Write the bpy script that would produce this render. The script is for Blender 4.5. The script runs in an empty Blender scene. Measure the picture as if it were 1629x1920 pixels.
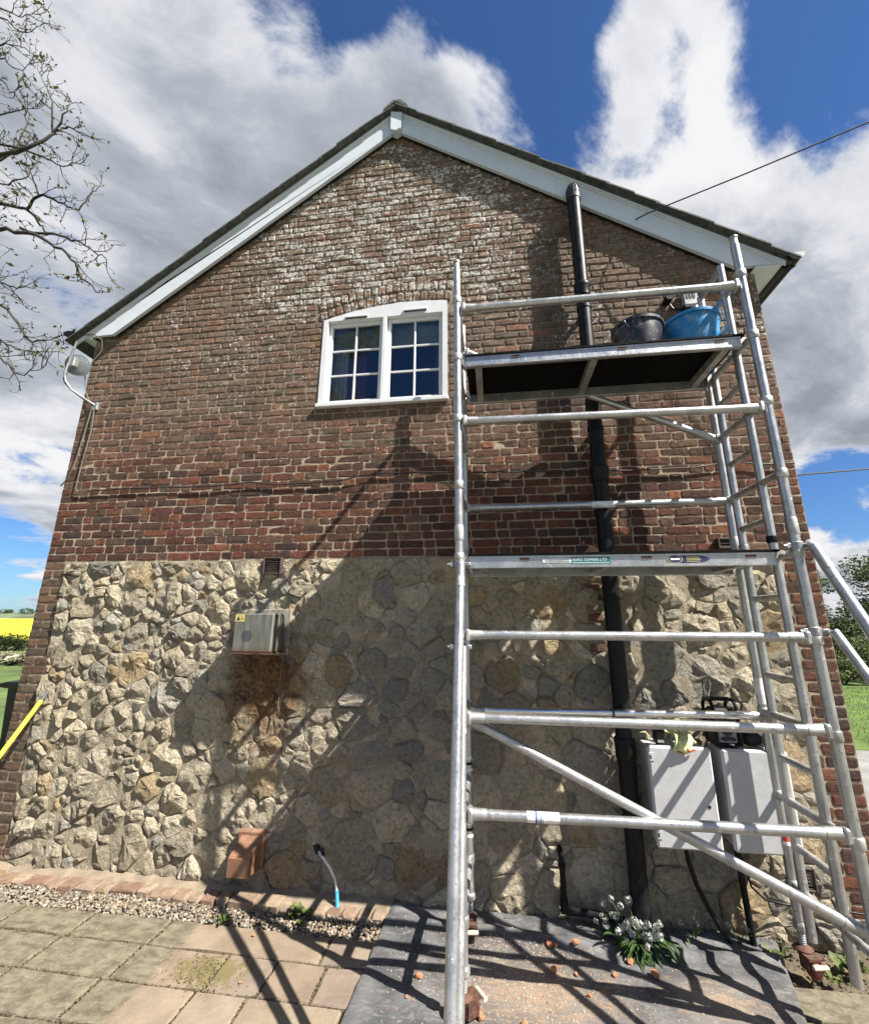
import bpy, math, random
import numpy as np
from mathutils import Vector, Matrix, noise as mnoise

random.seed(7)
rng = np.random.default_rng(7)
S = bpy.context.scene
C = S.collection
R = math.radians

# ------------------------------------------------------------------ camera
cam = bpy.data.cameras.new('camera')
cam.sensor_fit = 'HORIZONTAL'
cam.sensor_width = 36.0
cam.lens = 36.0 * 803.04 / 1629.0
cam.clip_start = 0.05
cam.clip_end = 3000
co = bpy.data.objects.new('camera', cam)
C.objects.link(co)
_r = Vector((0.99085398, 0.13484363, 0.00505853))
_f = Vector((-0.13195604, 0.96043475, 0.24526046))
_u = _r.cross(_f).normalized()
M = Matrix((( _r.x, _u.x, -_f.x), (_r.y, _u.y, -_f.y), (_r.z, _u.z, -_f.z))).to_4x4()
M.translation = Vector((3.9856, -3.3462, 1.8453))
co.matrix_world = M
S.camera = co

# ------------------------------------------------------------------ sun, sky, exposure
SUN = Vector((2.35, -1.0, 2.95)).normalized()          # towards the sun
sl = bpy.data.lights.new('sun', 'SUN')
sl.energy = 5.0
sl.angle = R(0.53)
sl.color = (1.0, 0.945, 0.86)
so = bpy.data.objects.new('sun', sl)
so.rotation_euler = SUN.to_track_quat('Z', 'Y').to_euler()
so.location = (12, -8, 14)
C.objects.link(so)
S.view_settings.view_transform = 'Standard'
S.view_settings.look = 'None'
S.view_settings.gamma = 1.0
S.view_settings.use_curve_mapping = False
S.view_settings.exposure = 1.35
S.render.engine = 'CYCLES'
S.cycles.use_denoising = True
S.cycles.max_bounces = 5
S.cycles.diffuse_bounces = 3
S.cycles.glossy_bounces = 3
S.cycles.transparent_max_bounces = 8
S.cycles.sample_clamp_indirect = 6.0


class NT:
    """small node-tree helper"""
    def __init__(self, tree):
        self.t = tree
        self.n = tree.nodes
        self.l = tree.links

    def node(self, kind, **kw):
        x = self.n.new(kind)
        for k, v in kw.items():
            setattr(x, k, v)
        return x

    def put(self, sock, v):
        if v is None:
            return
        if hasattr(v, 'is_output'):
            self.l.new(v, sock)
        else:
            if isinstance(v, (tuple, list)) and len(v) == 3 and sock.type == 'RGBA':
                v = (*v, 1)
            sock.default_value = v

    def pos(self):
        return self.node('ShaderNodeNewGeometry').outputs['Position']

    def attr(self, name='Col'):
        return self.node('ShaderNodeAttribute', attribute_name=name).outputs['Color']

    def sep(self, v):
        x = self.node('ShaderNodeSeparateXYZ')
        self.put(x.inputs[0], v)
        return x.outputs

    def comb(self, a, b, c):
        x = self.node('ShaderNodeCombineXYZ')
        for i, v in enumerate((a, b, c)):
            self.put(x.inputs[i], v)
        return x.outputs[0]

    def noise(self, vec, scale, detail=4, rough=.55, dist=0.0, col=False):
        x = self.node('ShaderNodeTexNoise')
        self.put(x.inputs['Vector'], vec)
        x.inputs['Scale'].default_value = scale
        x.inputs['Detail'].default_value = detail
        x.inputs['Roughness'].default_value = rough
        x.inputs['Distortion'].default_value = dist
        return x.outputs['Color' if col else 'Fac']

    def voro(self, vec, scale, feature='F1', out='Distance', rand=1.0):
        x = self.node('ShaderNodeTexVoronoi', feature=feature)
        self.put(x.inputs['Vector'], vec)
        x.inputs['Scale'].default_value = scale
        x.inputs['Randomness'].default_value = rand
        return x.outputs[out]

    def m(self, op, a, b=None, c=None, clamp=False):
        x = self.node('ShaderNodeMath', operation=op, use_clamp=clamp)
        for i, v in enumerate((a, b, c)):
            self.put(x.inputs[i], v)
        return x.outputs[0]

    def vm(self, op, a, b=None):
        x = self.node('ShaderNodeVectorMath', operation=op)
        self.put(x.inputs[0], a)
        self.put(x.inputs[1], b)
        return x.outputs['Value' if op in ('DOT_PRODUCT', 'LENGTH', 'DISTANCE') else 'Vector']

    def rng(self, v, a, b, c=0.0, d=1.0, smooth=True):
        x = self.node('ShaderNodeMapRange')
        x.interpolation_type = 'SMOOTHSTEP' if smooth else 'LINEAR'
        self.put(x.inputs['Value'], v)
        for k, q in zip(('From Min', 'From Max', 'To Min', 'To Max'), (a, b, c, d)):
            self.put(x.inputs[k], q)
        return x.outputs[0]

    def mix(self, fac, a, b, mode='MIX'):
        x = self.node('ShaderNodeMix', data_type='RGBA', blend_type=mode)
        self.put(x.inputs[0], fac)
        self.put(x.inputs[6], a)
        self.put(x.inputs[7], b)
        return x.outputs[2]

    def ramp(self, fac, stops):
        x = self.node('ShaderNodeValToRGB')
        e = x.color_ramp.elements
        while len(e) < len(stops):
            e.new(0.5)
        for i, (p, c) in enumerate(stops):
            e[i].position = p
            e[i].color = (*c, 1) if len(c) == 3 else c
        self.put(x.inputs[0], fac)
        return x.outputs[0]

    def bump(self, h, strength=.5, dist=.01, normal=None):
        x = self.node('ShaderNodeBump')
        x.inputs['Strength'].default_value = strength
        x.inputs['Distance'].default_value = dist
        self.put(x.inputs['Height'], h)
        self.put(x.inputs['Normal'], normal)
        return x.outputs[0]


# world: Nishita sky with a broken layer of clouds
W = bpy.data.worlds.new('World')
S.world = W
W.use_nodes = True
W.cycles.sampling_method = 'MANUAL'
W.cycles.sample_map_resolution = 512
W.node_tree.nodes.clear()
w = NT(W.node_tree)
sky = w.node('ShaderNodeTexSky', sky_type='NISHITA')
sky.sun_disc = False
sky.sun_elevation = math.asin(SUN.z)
sky.sun_rotation = math.atan2(SUN.x, SUN.y)
sky.altitude = 50
sky.air_density = 1.0
sky.dust_density = 0.35
sky.ozone_density = 3.0
d = w.node('ShaderNodeTexCoord').outputs['Generated']
d = w.vm('NORMALIZE', d)
dx, dy, dz = w.sep(d)
den = w.m('ADD', w.m('MAXIMUM', dz, 0.0), 0.24)
px = w.m('DIVIDE', dx, den)
py = w.m('DIVIDE', dy, den)
# wind-drawn: rotate and stretch the layer
ca, sa = math.cos(R(38)), math.sin(R(38))
qx = w.m('ADD', w.m('MULTIPLY', px, ca), w.m('MULTIPLY', py, sa))
qy = w.m('SUBTRACT', w.m('MULTIPLY', py, ca), w.m('MULTIPLY', px, sa))
q = w.comb(w.m('MULTIPLY', qx, .8), w.m('MULTIPLY', qy, 1.15), 3.7)
# drawn-out, folded layer: warp the coordinates before the billows are laid on
warp = w.vm('SUBTRACT', w.noise(q, 1.6, 3, .55, 0, True), (.5, .5, .5))
q = w.vm('ADD', q, w.vm('MULTIPLY', warp, (.26, .26, .0)))
def cloud_field(qv, det):
    big = w.noise(qv, 1.15, 2, .5)
    mid = w.noise(qv, 3.7, det, .61)
    return w.m('ADD', w.m('MULTIPLY', big, .36), w.m('MULTIPLY', mid, .92))
field = cloud_field(q, 12)
relief = w.m('SUBTRACT', cloud_field(q, 6), cloud_field(w.vm('ADD', q, (.06, -.09, .0)), 6))
dens = w.m('ADD', field, .025)
# low on the horizon the layer closes up
dens = w.m('ADD', dens, w.m('MULTIPLY', w.rng(dz, .34, .12), .10))
# gaps of open sky (direction, half-angle in degrees, depth) and the banks between them
for v, ang, amt in [((-.261, .398, .879), 6, .13), ((-.10, .425, .90), 7, .09), ((.01, .43, .90), 10, .12), ((.05, .47, .88), 9, .14), ((.10, .535, .84), 7, .15), ((.14, .59, .795), 6, .15),
                    ((.26, .55, .79), 5, .16), ((.29, .60, .745), 4, .10), ((.50, .42, .76), 9, .16), ((-.692, .481, .537), 6, .20),
                    ((.589, .78, .211), 5, .26), ((-.80, .59, .07), 6, .26),
                    ((-.35, -.79, .51), 32, .26), ((-.10, -.80, .58), 24, .16),
                    ((-.13, .53, .84), 6, -.12), ((.03, .56, .828), 5, -.20), ((.075, .575, .815), 3, -.10), ((-.02, .53, .85), 4, -.10), ((.25, .49, .835), 7, -.16), ((.20, .55, .81), 5, -.16), ((-.07, .475, .877), 4, -.14), ((.40, .56, .72), 8, -.08),
                    ((-.52, .45, .73), 24, -.13), ((.55, .65, .50), 17, -.13), ((-.62, .66, .42), 16, -.09)]:
    dt = w.vm('DOT_PRODUCT', d, Vector(v).normalized())
    g = w.rng(dt, math.cos(R(ang * 1.3)), math.cos(R(ang * .05)))
    dens = w.m('SUBTRACT', dens, w.m('MULTIPLY', g, amt))
cover = w.rng(dens, .53, .665)
thick = w.m('ADD', w.m('MULTIPLY', w.noise(q, 1.3, 5, .55), .95), w.m('MULTIPLY', dens, .30))
thick = w.m('SUBTRACT', thick, w.m('MULTIPLY', relief, .80))
cc = w.ramp(thick, [(.47, (.42, .42, .43)), (.60, (.34, .347, .366)), (.71, (.22, .237, .264)), (.85, (.14, .157, .18))])
edge = w.rng(dens, .56, .70)
cc = w.mix(edge, (.33, .345, .375), cc)
base = w.node('ShaderNodeBackground')
w.put(base.inputs[0], w.mix(1.0, sky.outputs[0], (.50, .74, 1.04), 'MULTIPLY'))
base.inputs[1].default_value = .05
cl = w.node('ShaderNodeBackground')
w.put(cl.inputs[0], cc)
cl.inputs[1].default_value = .86
mx = w.node('ShaderNodeMixShader')
w.put(mx.inputs[0], cover)
w.l.new(base.outputs[0], mx.inputs[1])
w.l.new(cl.outputs[0], mx.inputs[2])
wo = w.node('ShaderNodeOutputWorld')
w.l.new(mx.outputs[0], wo.inputs[0])

# ------------------------------------------------------------------ helpers
def tag(o, label=None, cat=None, group=None, kind=None):
    if label: o['label'] = label
    if cat: o['category'] = cat
    if group: o['group'] = group
    if kind: o['kind'] = kind
    return o


def thing(name, label, cat, loc=(0, 0, 0), group=None):
    o = bpy.data.objects.new(name, None)
    o.empty_display_size = .1
    o.location = loc
    C.objects.link(o)
    return tag(o, label, cat, group)


WORLD = {}
def wloc(o):
    return WORLD.get(o.name, Vector(o.location)) if o else Vector((0, 0, 0))


class MB:
    """collects world-space geometry and links it as one mesh object"""
    def __init__(self):
        self.v, self.f, self.c = [], [], []

    def add(self, vs, fs, col=None):
        b = len(self.v)
        self.v += [tuple(p) for p in vs]
        self.f += [tuple(i + b for i in f) for f in fs]
        self.c += [col or (1, 1, 1)] * len(vs)
        return self

    def box(self, lo, hi, bev=0.0, col=None):
        x0, y0, z0 = lo
        x1, y1, z1 = hi
        if bev <= 0:
            vs = [(x, y, z) for z in (z0, z1) for y in (y0, y1) for x in (x0, x1)]
            fs = [(0, 2, 3, 1), (4, 5, 7, 6), (0, 1, 5, 4), (2, 6, 7, 3), (0, 4, 6, 2), (1, 3, 7, 5)]
            return self.add(vs, fs, col)
        b = bev
        vs, ix = [], {}
        for cx in (0, 1):
            for cy in (0, 1):
                for cz in (0, 1):
                    X, Y, Z = (x0, x1)[cx], (y0, y1)[cy], (z0, z1)[cz]
                    sx, sy, sz = (1, -1)[cx], (1, -1)[cy], (1, -1)[cz]
                    for k, off in enumerate(((0, b, b), (b, 0, b), (b, b, 0))):
                        ix[cx, cy, cz, k] = len(vs)
                        vs.append((X + sx * off[0], Y + sy * off[1], Z + sz * off[2]))
        fs = []
        def quad(keys, n):
            p = [Vector(vs[ix[k]]) for k in keys]
            nn = (p[1] - p[0]).cross(p[2] - p[0])
            idx = [ix[k] for k in keys]
            fs.append(tuple(idx if nn.dot(n) > 0 else idx[::-1]))
        for a in (0, 1):
            s = (-1, 1)[a]
            quad([(a, 0, 0, 0), (a, 1, 0, 0), (a, 1, 1, 0), (a, 0, 1, 0)], Vector((s, 0, 0)))
            quad([(0, a, 0, 1), (1, a, 0, 1), (1, a, 1, 1), (0, a, 1, 1)], Vector((0, s, 0)))
            quad([(0, 0, a, 2), (1, 0, a, 2), (1, 1, a, 2), (0, 1, a, 2)], Vector((0, 0, s)))
            for c in (0, 1):
                t = (-1, 1)[c]
                quad([(a, c, 0, 0), (a, c, 1, 0), (a, c, 1, 1), (a, c, 0, 1)], Vector((s, t, 0)))
                quad([(a, 0, c, 0), (a, 1, c, 0), (a, 1, c, 2), (a, 0, c, 2)], Vector((s, 0, t)))
                quad([(0, a, c, 1), (1, a, c, 1), (1, a, c, 2), (0, a, c, 2)], Vector((0, s, t)))
                for e in (0, 1):
                    quad([(a, c, e, 0), (a, c, e, 1), (a, c, e, 2)], Vector((s, t, (-1, 1)[e])))
        return self.add(vs, fs, col)

    def tube(self, pts, r, n=12, caps=True, col=None):
        pts = [Vector(p) for p in pts]
        rs = r if isinstance(r, (list, tuple)) else [r] * len(pts)
        vs, fs = [], []
        t0 = (pts[1] - pts[0]).normalized()
        a = Vector((0, 0, 1)) if abs(t0.z) < .9 else Vector((1, 0, 0))
        u = t0.cross(a).normalized()
        for i, p in enumerate(pts):
            t = (pts[min(i + 1, len(pts) - 1)] - pts[max(i - 1, 0)]).normalized()
            u = (u - t * u.dot(t)).normalized()
            v = t.cross(u)
            for k in range(n):
                an = 2 * math.pi * k / n
                vs.append(p + (u * math.cos(an) + v * math.sin(an)) * rs[i])
        for i in range(len(pts) - 1):
            for k in range(n):
                k2 = (k + 1) % n
                fs.append((i * n + k, i * n + k2, (i + 1) * n + k2, (i + 1) * n + k))
        if caps:
            fs.append(tuple(range(n))[::-1])
            fs.append(tuple((len(pts) - 1) * n + k for k in range(n)))
        return self.add(vs, fs, col)

    def lathe(self, c, prof, n=24, axis='Z', col=None, caps=True):
        vs, fs = [], []
        for (r, h) in prof:
            for k in range(n):
                an = 2 * math.pi * k / n
                a, b = r * math.cos(an), r * math.sin(an)
                p = {'Z': (a, b, h), 'Y': (a, h, b), 'X': (h, a, b)}[axis]
                vs.append((c[0] + p[0], c[1] + p[1], c[2] + p[2]))
        for i in range(len(prof) - 1):
            for k in range(n):
                k2 = (k + 1) % n
                q = (i * n + k, i * n + k2, (i + 1) * n + k2, (i + 1) * n + k)
                fs.append(q if axis == 'Z' else q[::-1] if axis == 'Y' else q)
        if caps:
            fs.append(tuple(range(n))[::-1] if axis != 'Y' else tuple(range(n)))
            e = tuple((len(prof) - 1) * n + k for k in range(n))
            fs.append(e if axis != 'Y' else e[::-1])
        return self.add(vs, fs, col)

    def prism(self, poly, y0, y1, col=None):
        """poly of (x, z) extruded from y0 (front) to y1 (back)"""
        ar = sum(poly[i][0] * poly[(i + 1) % len(poly)][1] - poly[(i + 1) % len(poly)][0] * poly[i][1] for i in range(len(poly)))
        if ar < 0: poly = poly[::-1]
        n = len(poly)
        vs = [(x, y0, z) for x, z in poly] + [(x, y1, z) for x, z in poly]
        fs = [tuple(range(n)), tuple(range(n, 2 * n))[::-1]]
        fs += [(i, i + n, (i + 1) % n + n, (i + 1) % n) for i in range(n)]
        return self.add(vs, fs, col)

    def build(self, name, mat, parent=None, smooth=False, col=False, at=None):
        me = bpy.data.meshes.new(name)
        if at is None:
            if parent is None and self.v:
                a = np.array(self.v)
                at = ((a[:, 0].min() + a[:, 0].max()) / 2, (a[:, 1].min() + a[:, 1].max()) / 2, a[:, 2].min())
            else:
                at = wloc(parent)
        at = Vector(at)
        me.from_pydata([(x - at.x, y - at.y, z - at.z) for x, y, z in self.v], [], self.f)
        if col:
            ca_ = me.color_attributes.new('Col', 'FLOAT_COLOR', 'POINT')
            ca_.data.foreach_set('color', np.array([(*c, 1) for c in self.c], dtype=np.float32).ravel())
        if smooth:
            me.polygons.foreach_set('use_smooth', [True] * len(me.polygons))
            if smooth != 'all':
                try: me.set_sharp_from_angle(angle=R(40))
                except Exception: pass
        me.materials.append(mat)
        me.update()
        o = bpy.data.objects.new(name, me)
        C.objects.link(o)
        if parent is not None:
            o.parent = parent
            o.location = at - wloc(parent)
        else:
            o.location = at
        WORLD[o.name] = at
        return o


def new_mat(name):
    m = bpy.data.materials.new(name)
    m.use_nodes = True
    m.node_tree.nodes.clear()
    t = NT(m.node_tree)
    b = t.node('ShaderNodeBsdfPrincipled')
    o = t.node('ShaderNodeOutputMaterial')
    t.l.new(b.outputs[0], o.inputs[0])
    return m, t, b.inputs


def plain(name, col, rough=.6, metal=0.0, var=.25, vscale=12, bump=.15, bscale=60, bdist=.004, dirt=None, dirt_amt=.5, spec=None):
    m, t, b = new_mat(name)
    p = t.pos()
    n1 = t.noise(p, vscale, 5)
    c = t.mix(t.rng(n1, .3, .7), tuple(k * (1 - var) for k in col), tuple(min(1, k * (1 + var)) for k in col))
    if dirt:
        n2 = t.noise(p, vscale * 2.3, 6, .65)
        c = t.mix(t.m('MULTIPLY', t.rng(n2, .5, .68), dirt_amt), c, dirt)
    t.put(b['Base Color'], c)
    t.put(b['Roughness'], t.rng(n1, .2, .8, max(0, rough - .1), min(1, rough + .1)))
    b['Metallic'].default_value = metal
    if spec is not None: b['Specular IOR Level'].default_value = spec
    if bump:
        t.put(b['Normal'], t.bump(t.noise(p, bscale, 5, .6), bump, bdist))
    return m


MT = {}
# aluminium tube: bright, scuffed and splashed with mortar
m, t, b = new_mat('aluminium'); MT['alu'] = m
p = t.pos()
n1 = t.noise(p, 9, 5, .6); n2 = t.noise(p, 70, 4, .6); n3 = t.noise(t.vm('MULTIPLY', p, (60, 60, 4)), 3, 4, .6)
c = t.mix(t.rng(n1, .3, .7), (.38, .39, .40), (.52, .525, .53))
c = t.mix(t.rng(n2, .58, .68, 0, .75), c, (.20, .195, .18))
c = t.mix(t.rng(n3, .56, .70, 0, .5), c, (.24, .235, .22))
c = t.mix(t.rng(t.noise(p, 26, 5, .7), .62, .70, 0, .75), c, (.72, .71, .67))
t.put(b['Base Color'], c)
t.put(b['Metallic'], t.rng(t.noise(p, 26, 5, .7), .60, .70, .82, .25))
t.put(b['Roughness'], t.rng(t.m('ADD', n3, t.m('MULTIPLY', n1, .4)), .5, .95, .30, .52))
t.put(b['Normal'], t.bump(n2, .12, .002))
MT['alu_dull'] = plain('dull_aluminium', (.42, .42, .41), .5, .7, .25, 14, .15, 80, dirt=(.3, .27, .22))
MT['alu_polished'] = plain('polished_aluminium', (.72, .72, .73), .2, .95, .1, 14, .05, 80)

MT['black_plastic'] = plain('black_plastic', (.008, .0085, .010), .42, 0, .3, 8, .08, 90, dirt=(.03, .029, .028), dirt_amt=.3, spec=.18)
MT['black_matt'] = plain('black_matt', (.014, .014, .015), .6, 0, .3, 10, .1, 60)
MT['black_ply'] = plain('film_faced_plywood', (.006, .0055, .005), .75, 0, .4, 14, .1, 60, dirt=(.02, .018, .016), dirt_amt=.5, spec=.06)
MT['white_paint'] = plain('white_paint', (.55, .59, .64), .38, 0, .03, 6, .05, 40, dirt=(.45, .47, .48), dirt_amt=.35)
MT['white_window'] = plain('white_window_paint', (.60, .61, .625), .32, 0, .02, 8, .05, 50, dirt=(.62, .61, .58), dirt_amt=.3)
MT['cream_plaster'] = plain('pale_plaster', (.55, .52, .46), .8, 0, .1, 4)
MT['old_plate'] = plain('weathered_plate', (.26, .24, .20), .8, 0, .25, 14, .2, 60, dirt=(.12, .075, .045), dirt_amt=.7)
MT['room_wall'] = plain('purple_wall', (.16, .06, .14), .8, 0, .15, 4)
MT['curtain'] = plain('curtain', (.55, .53, .47), .9, 0, .15, 9)
MT['curtain_plum'] = plain('plum_curtain', (.22, .06, .12), .9, 0, .2, 9)
MT['blind'] = plain('blind', (.34, .36, .28), .9, 0, .2, 7)
MT['grey_cab'] = plain('grey_enclosure', (.46, .465, .475), .5, 0, .05, 30, .05, 80, dirt=(.38, .37, .35), dirt_amt=.45)
MT['terracotta'] = plain('terracotta_plastic', (.21, .105, .06), .6, 0, .2, 12, .1, 60, dirt=(.32, .26, .18), dirt_amt=.5)
MT['air_brick'] = plain('air_brick', (.055, .036, .032), .7, 0, .25, 14, .2, 60)
MT['blue_bucket'] = plain('blue_bucket', (.02, .21, .50), .42, 0, .12, 9, .06, 60, dirt=(.34, .36, .36), dirt_amt=.55)
MT['black_bucket'] = plain('black_bucket', (.016, .018, .03), .42, 0, .3, 9, .06, 60, dirt=(.28, .28, .29), dirt_amt=.65)
MT['rust'] = plain('rusty_iron', (.10, .045, .03), .75, .3, .4, 30, .4, 90, dirt=(.18, .15, .12))
MT['red_wheel'] = plain('red_castor', (.24, .06, .05), .6, 0, .3, 20, .2, 60, dirt=(.28, .23, .18))
MT['cream_lever'] = plain('brake_lever', (.55, .50, .36), .6)
MT['yellow'] = plain('yellow_handle', (.80, .72, .03), .45, 0, .05, 10, .03)
MT['dark_grip'] = plain('dark_grip', (.06, .065, .07), .6)
MT['white_hose'] = plain('white_hose', (.62, .61, .57), .5)
MT['blue_tape'] = plain('blue_tape', (.05, .33, .62), .5)
MT['gutter_grey'] = plain('gutter_end', (.09, .10, .115), .5)
MT['wire'] = plain('wire', (.02, .02, .02), .6)
MT['cable'] = plain('cable', (.11, .10, .085), .7)
MT['dish'] = plain('dish', (.17, .19, .21), .6, 0)
MT['galv'] = plain('galvanised', (.30, .31, .32), .5, .6, .15, 18)
MT['slate'] = plain('roof_tile', (.060, .062, .058), .8, 0, .4, 18, .5, 50, .008, dirt=(.14, .14, .10))
MT['sticker_white'] = plain('sticker_white', (.75, .75, .73), .5, dirt=(.4, .4, .4))
MT['sticker_teal'] = plain('sticker_teal', (.01, .17, .19), .5, var=.05)
MT['sticker_navy'] = plain('sticker_navy', (.015, .018, .09), .5, var=.05)
MT['print_yellow'] = plain('print_yellow', (.50, .43, .14), .5, var=.05)
MT['print_white'] = plain('print_white', (.78, .78, .77), .5, var=.03)
MT['print_dark'] = plain('print_dark', (.02, .025, .05), .5, var=.05)
MT['sticker_red'] = plain('sticker_red', (.55, .06, .04), .5, var=.05)
MT['sticker_blue'] = plain('sticker_blue', (.05, .10, .30), .5, var=.2)
MT['green_tape'] = plain('green_tape', (.02, .10, .07), .5)
MT['radio_grey'] = plain('radio_grey', (.33, .34, .35), .5)
MT['glove'] = plain('glove_cloth', (.62, .62, .30), .9, 0, .2, 30, .4, 120)
MT['glove_red'] = plain('glove_cuff', (.45, .05, .02), .9, 0, .2, 30)
MT['lid_grey'] = plain('bin_black', (.013, .014, .014), .5)

# brick: colour from each brick, with lichen, grime and a darker band by the pipe
m, t, b = new_mat('old_brick'); MT['brick'] = m
p = t.pos(); X_, Y_, Z_ = t.sep(p)
c = t.attr()
n1 = t.noise(p, 22, 6, .65); n2 = t.noise(p, 90, 5, .65)
c = t.mix(1.0, c, t.ramp(n1, [(.28, (.52, .50, .48)), (.5, (1, 1, 1)), (.74, (1.35, 1.28, 1.2))]), 'MULTIPLY')
c = t.mix(t.rng(t.noise(p, 40, 5, .7), .60, .70, 0, .75), c, (.030, .024, .021))
# weathering: greyer, lichen-crusted towards the gable
up = t.rng(t.m('ADD', Z_, t.m('MULTIPLY', t.m('SUBTRACT', t.noise(p, 1.1, 3), .5), 1.8)), 2.9, 4.4)
c = t.mix(t.m('MULTIPLY', up, .42), c, t.mix(t.rng(n1, .35, .65), (.12, .082, .058), (.215, .165, .122)))
zone = t.rng(t.noise(t.vm('MULTIPLY', p, (.75, 1, 1.15)), 1.15, 4, .6), .40, .66)
zone = t.m('MULTIPLY', zone, t.rng(Z_, 3.0, 4.5))
core_ = t.m('MULTIPLY', t.rng(X_, .7, 2.2), t.rng(X_, 5.4, 3.8))
core_ = t.m('MULTIPLY', core_, t.m('MULTIPLY', t.rng(Z_, 4.2, 4.9), t.rng(Z_, 6.8, 6.2)))
zone = t.m('MAXIMUM', t.m('MULTIPLY', zone, .8), t.m('MULTIPLY', core_, 1.0))
zone = t.m('MULTIPLY', zone, t.rng(t.noise(t.vm('MULTIPLY', p, (1, 1, 2.6)), 3.6, 4, .6), .40, .56, .35, 1.05))
vd = t.voro(p, 34, 'F1')
spots = t.m('ADD', t.noise(p, 30, 6, .72, .8), t.m('MULTIPLY', t.rng(vd, .15, .55), -.08))
thr = t.m('SUBTRACT', .585, t.m('MULTIPLY', zone, .18))
lich = t.rng(spots, thr, t.m('ADD', thr, .05))
lich = t.m('MULTIPLY', lich, t.rng(Z_, 2.7, 3.4, .15, 1))
c = t.mix(t.m('MULTIPLY', lich, .85), c, t.mix(t.rng(n2, .3, .7), (.36, .355, .325), (.62, .615, .58)))
yl = t.m('MULTIPLY', t.rng(t.noise(p, 6.5, 4, .6), .685, .72), t.rng(Z_, 3.6, 4.4))
c = t.mix(t.m('MULTIPLY', yl, .8), c, (.30, .19, .025))
# darker uneven band on the upper brick, left of the vent pipe
dark_band = t.m('MULTIPLY', t.rng(X_, 4.38, 4.52), t.rng(X_, 4.80, 4.72))
dark_band = t.m('MULTIPLY', dark_band, t.m('MULTIPLY', t.rng(Z_, 2.9, 3.6), t.rng(Z_, 5.45, 5.25)))
dark_band = t.m('MULTIPLY', dark_band, t.rng(t.noise(p, 7, 5, .6), .3, .6, .10, .45))
c = t.mix(dark_band, c, (.022, .020, .018))
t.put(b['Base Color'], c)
b['Roughness'].default_value = .92
b['Specular IOR Level'].default_value = .25
hh = t.m('ADD', t.m('MULTIPLY', n1, .9), t.m('ADD', t.m('MULTIPLY', n2, .5), t.m('MULTIPLY', t.noise(p, 250, 3), .2)))
t.put(b['Normal'], t.bump(hh, .75, .012))

# lime mortar
m, t, b = new_mat('lime_mortar'); MT['mortar'] = m
p = t.pos(); X_, Y_, Z_ = t.sep(p)
n1 = t.noise(p, 14, 6, .65); n2 = t.noise(p, 120, 5, .7)
c = t.mix(t.rng(n1, .3, .7), (.26, .21, .15), (.42, .345, .255))
st_ = t.m('MULTIPLY', t.rng(Z_, 2.345, 2.33), .55)
c = t.mix(st_, c, t.mix(t.rng(n1, .3, .7), (.20, .172, .125), (.36, .315, .235)))
up = t.rng(t.m('ADD', Z_, t.m('MULTIPLY', t.m('SUBTRACT', t.noise(p, 1.6, 4, .6), .5), 3.0)), 3.1, 4.7)
c = t.mix(t.m('MULTIPLY', up, .8), c, t.mix(t.rng(n1, .35, .7), (.085, .075, .062), (.30, .27, .22)))
ru = t.vm('MULTIPLY', t.vm('SUBTRACT', p, (2.20, 0, 1.36)), (2.0, 0, 1.7))
rl = t.rng(t.m('ADD', t.vm('LENGTH', ru), t.m('MULTIPLY', t.m('SUBTRACT', t.noise(p, 8, 5, .6), .5), 1.2)), .95, .25)
c = t.mix(t.m('MULTIPLY', rl, .85), c, t.mix(t.rng(n1, .35, .65), (.08, .035, .014), (.22, .11, .04)))
t.put(b['Base Color'], c); b['Roughness'].default_value = .95; b['Specular IOR Level'].default_value = .2
t.put(b['Normal'], t.bump(t.m('ADD', n2, t.noise(p, 30, 5, .6)), .8, .012))

# stone: colour from each stone
m, t, b = new_mat('ragstone'); MT['stone'] = m
p = t.pos(); X_, Y_, Z_ = t.sep(p)
c = t.attr()
n1 = t.noise(p, 9, 6, .65); n2 = t.noise(p, 38, 7, .68, .3); n3 = t.noise(p, 140, 5, .7)
c = t.mix(1.0, c, t.ramp(n2, [(.28, (.34, .32, .29)), (.46, (.88, .87, .85)), (.60, (1.08, 1.07, 1.04)), (.75, (1.4, 1.36, 1.28))]), 'MULTIPLY')
c = t.mix(t.rng(n1, .58, .75, 0, .55), c, (.30, .215, .11))
crack = t.rng(t.voro(t.vm('ADD', p, t.vm('SCALE', t.noise(p, 14, 4, .6, col=True))), 9, 'DISTANCE_TO_EDGE'), .0, .02, .0, 1)
# rust run below the flue
ru = t.vm('MULTIPLY', t.vm('SUBTRACT', p, (2.20, 0, 1.36)), (2.0, 0, 1.7))
rl = t.rng(t.m('ADD', t.vm('LENGTH', ru), t.m('MULTIPLY', t.m('SUBTRACT', t.noise(p, 8, 5, .6), .5), 1.2)), .95, .25)
c = t.mix(t.m('MULTIPLY', rl, .92), c, t.mix(t.rng(n2, .35, .65), (.07, .032, .014), (.24, .12, .042)))
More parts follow.
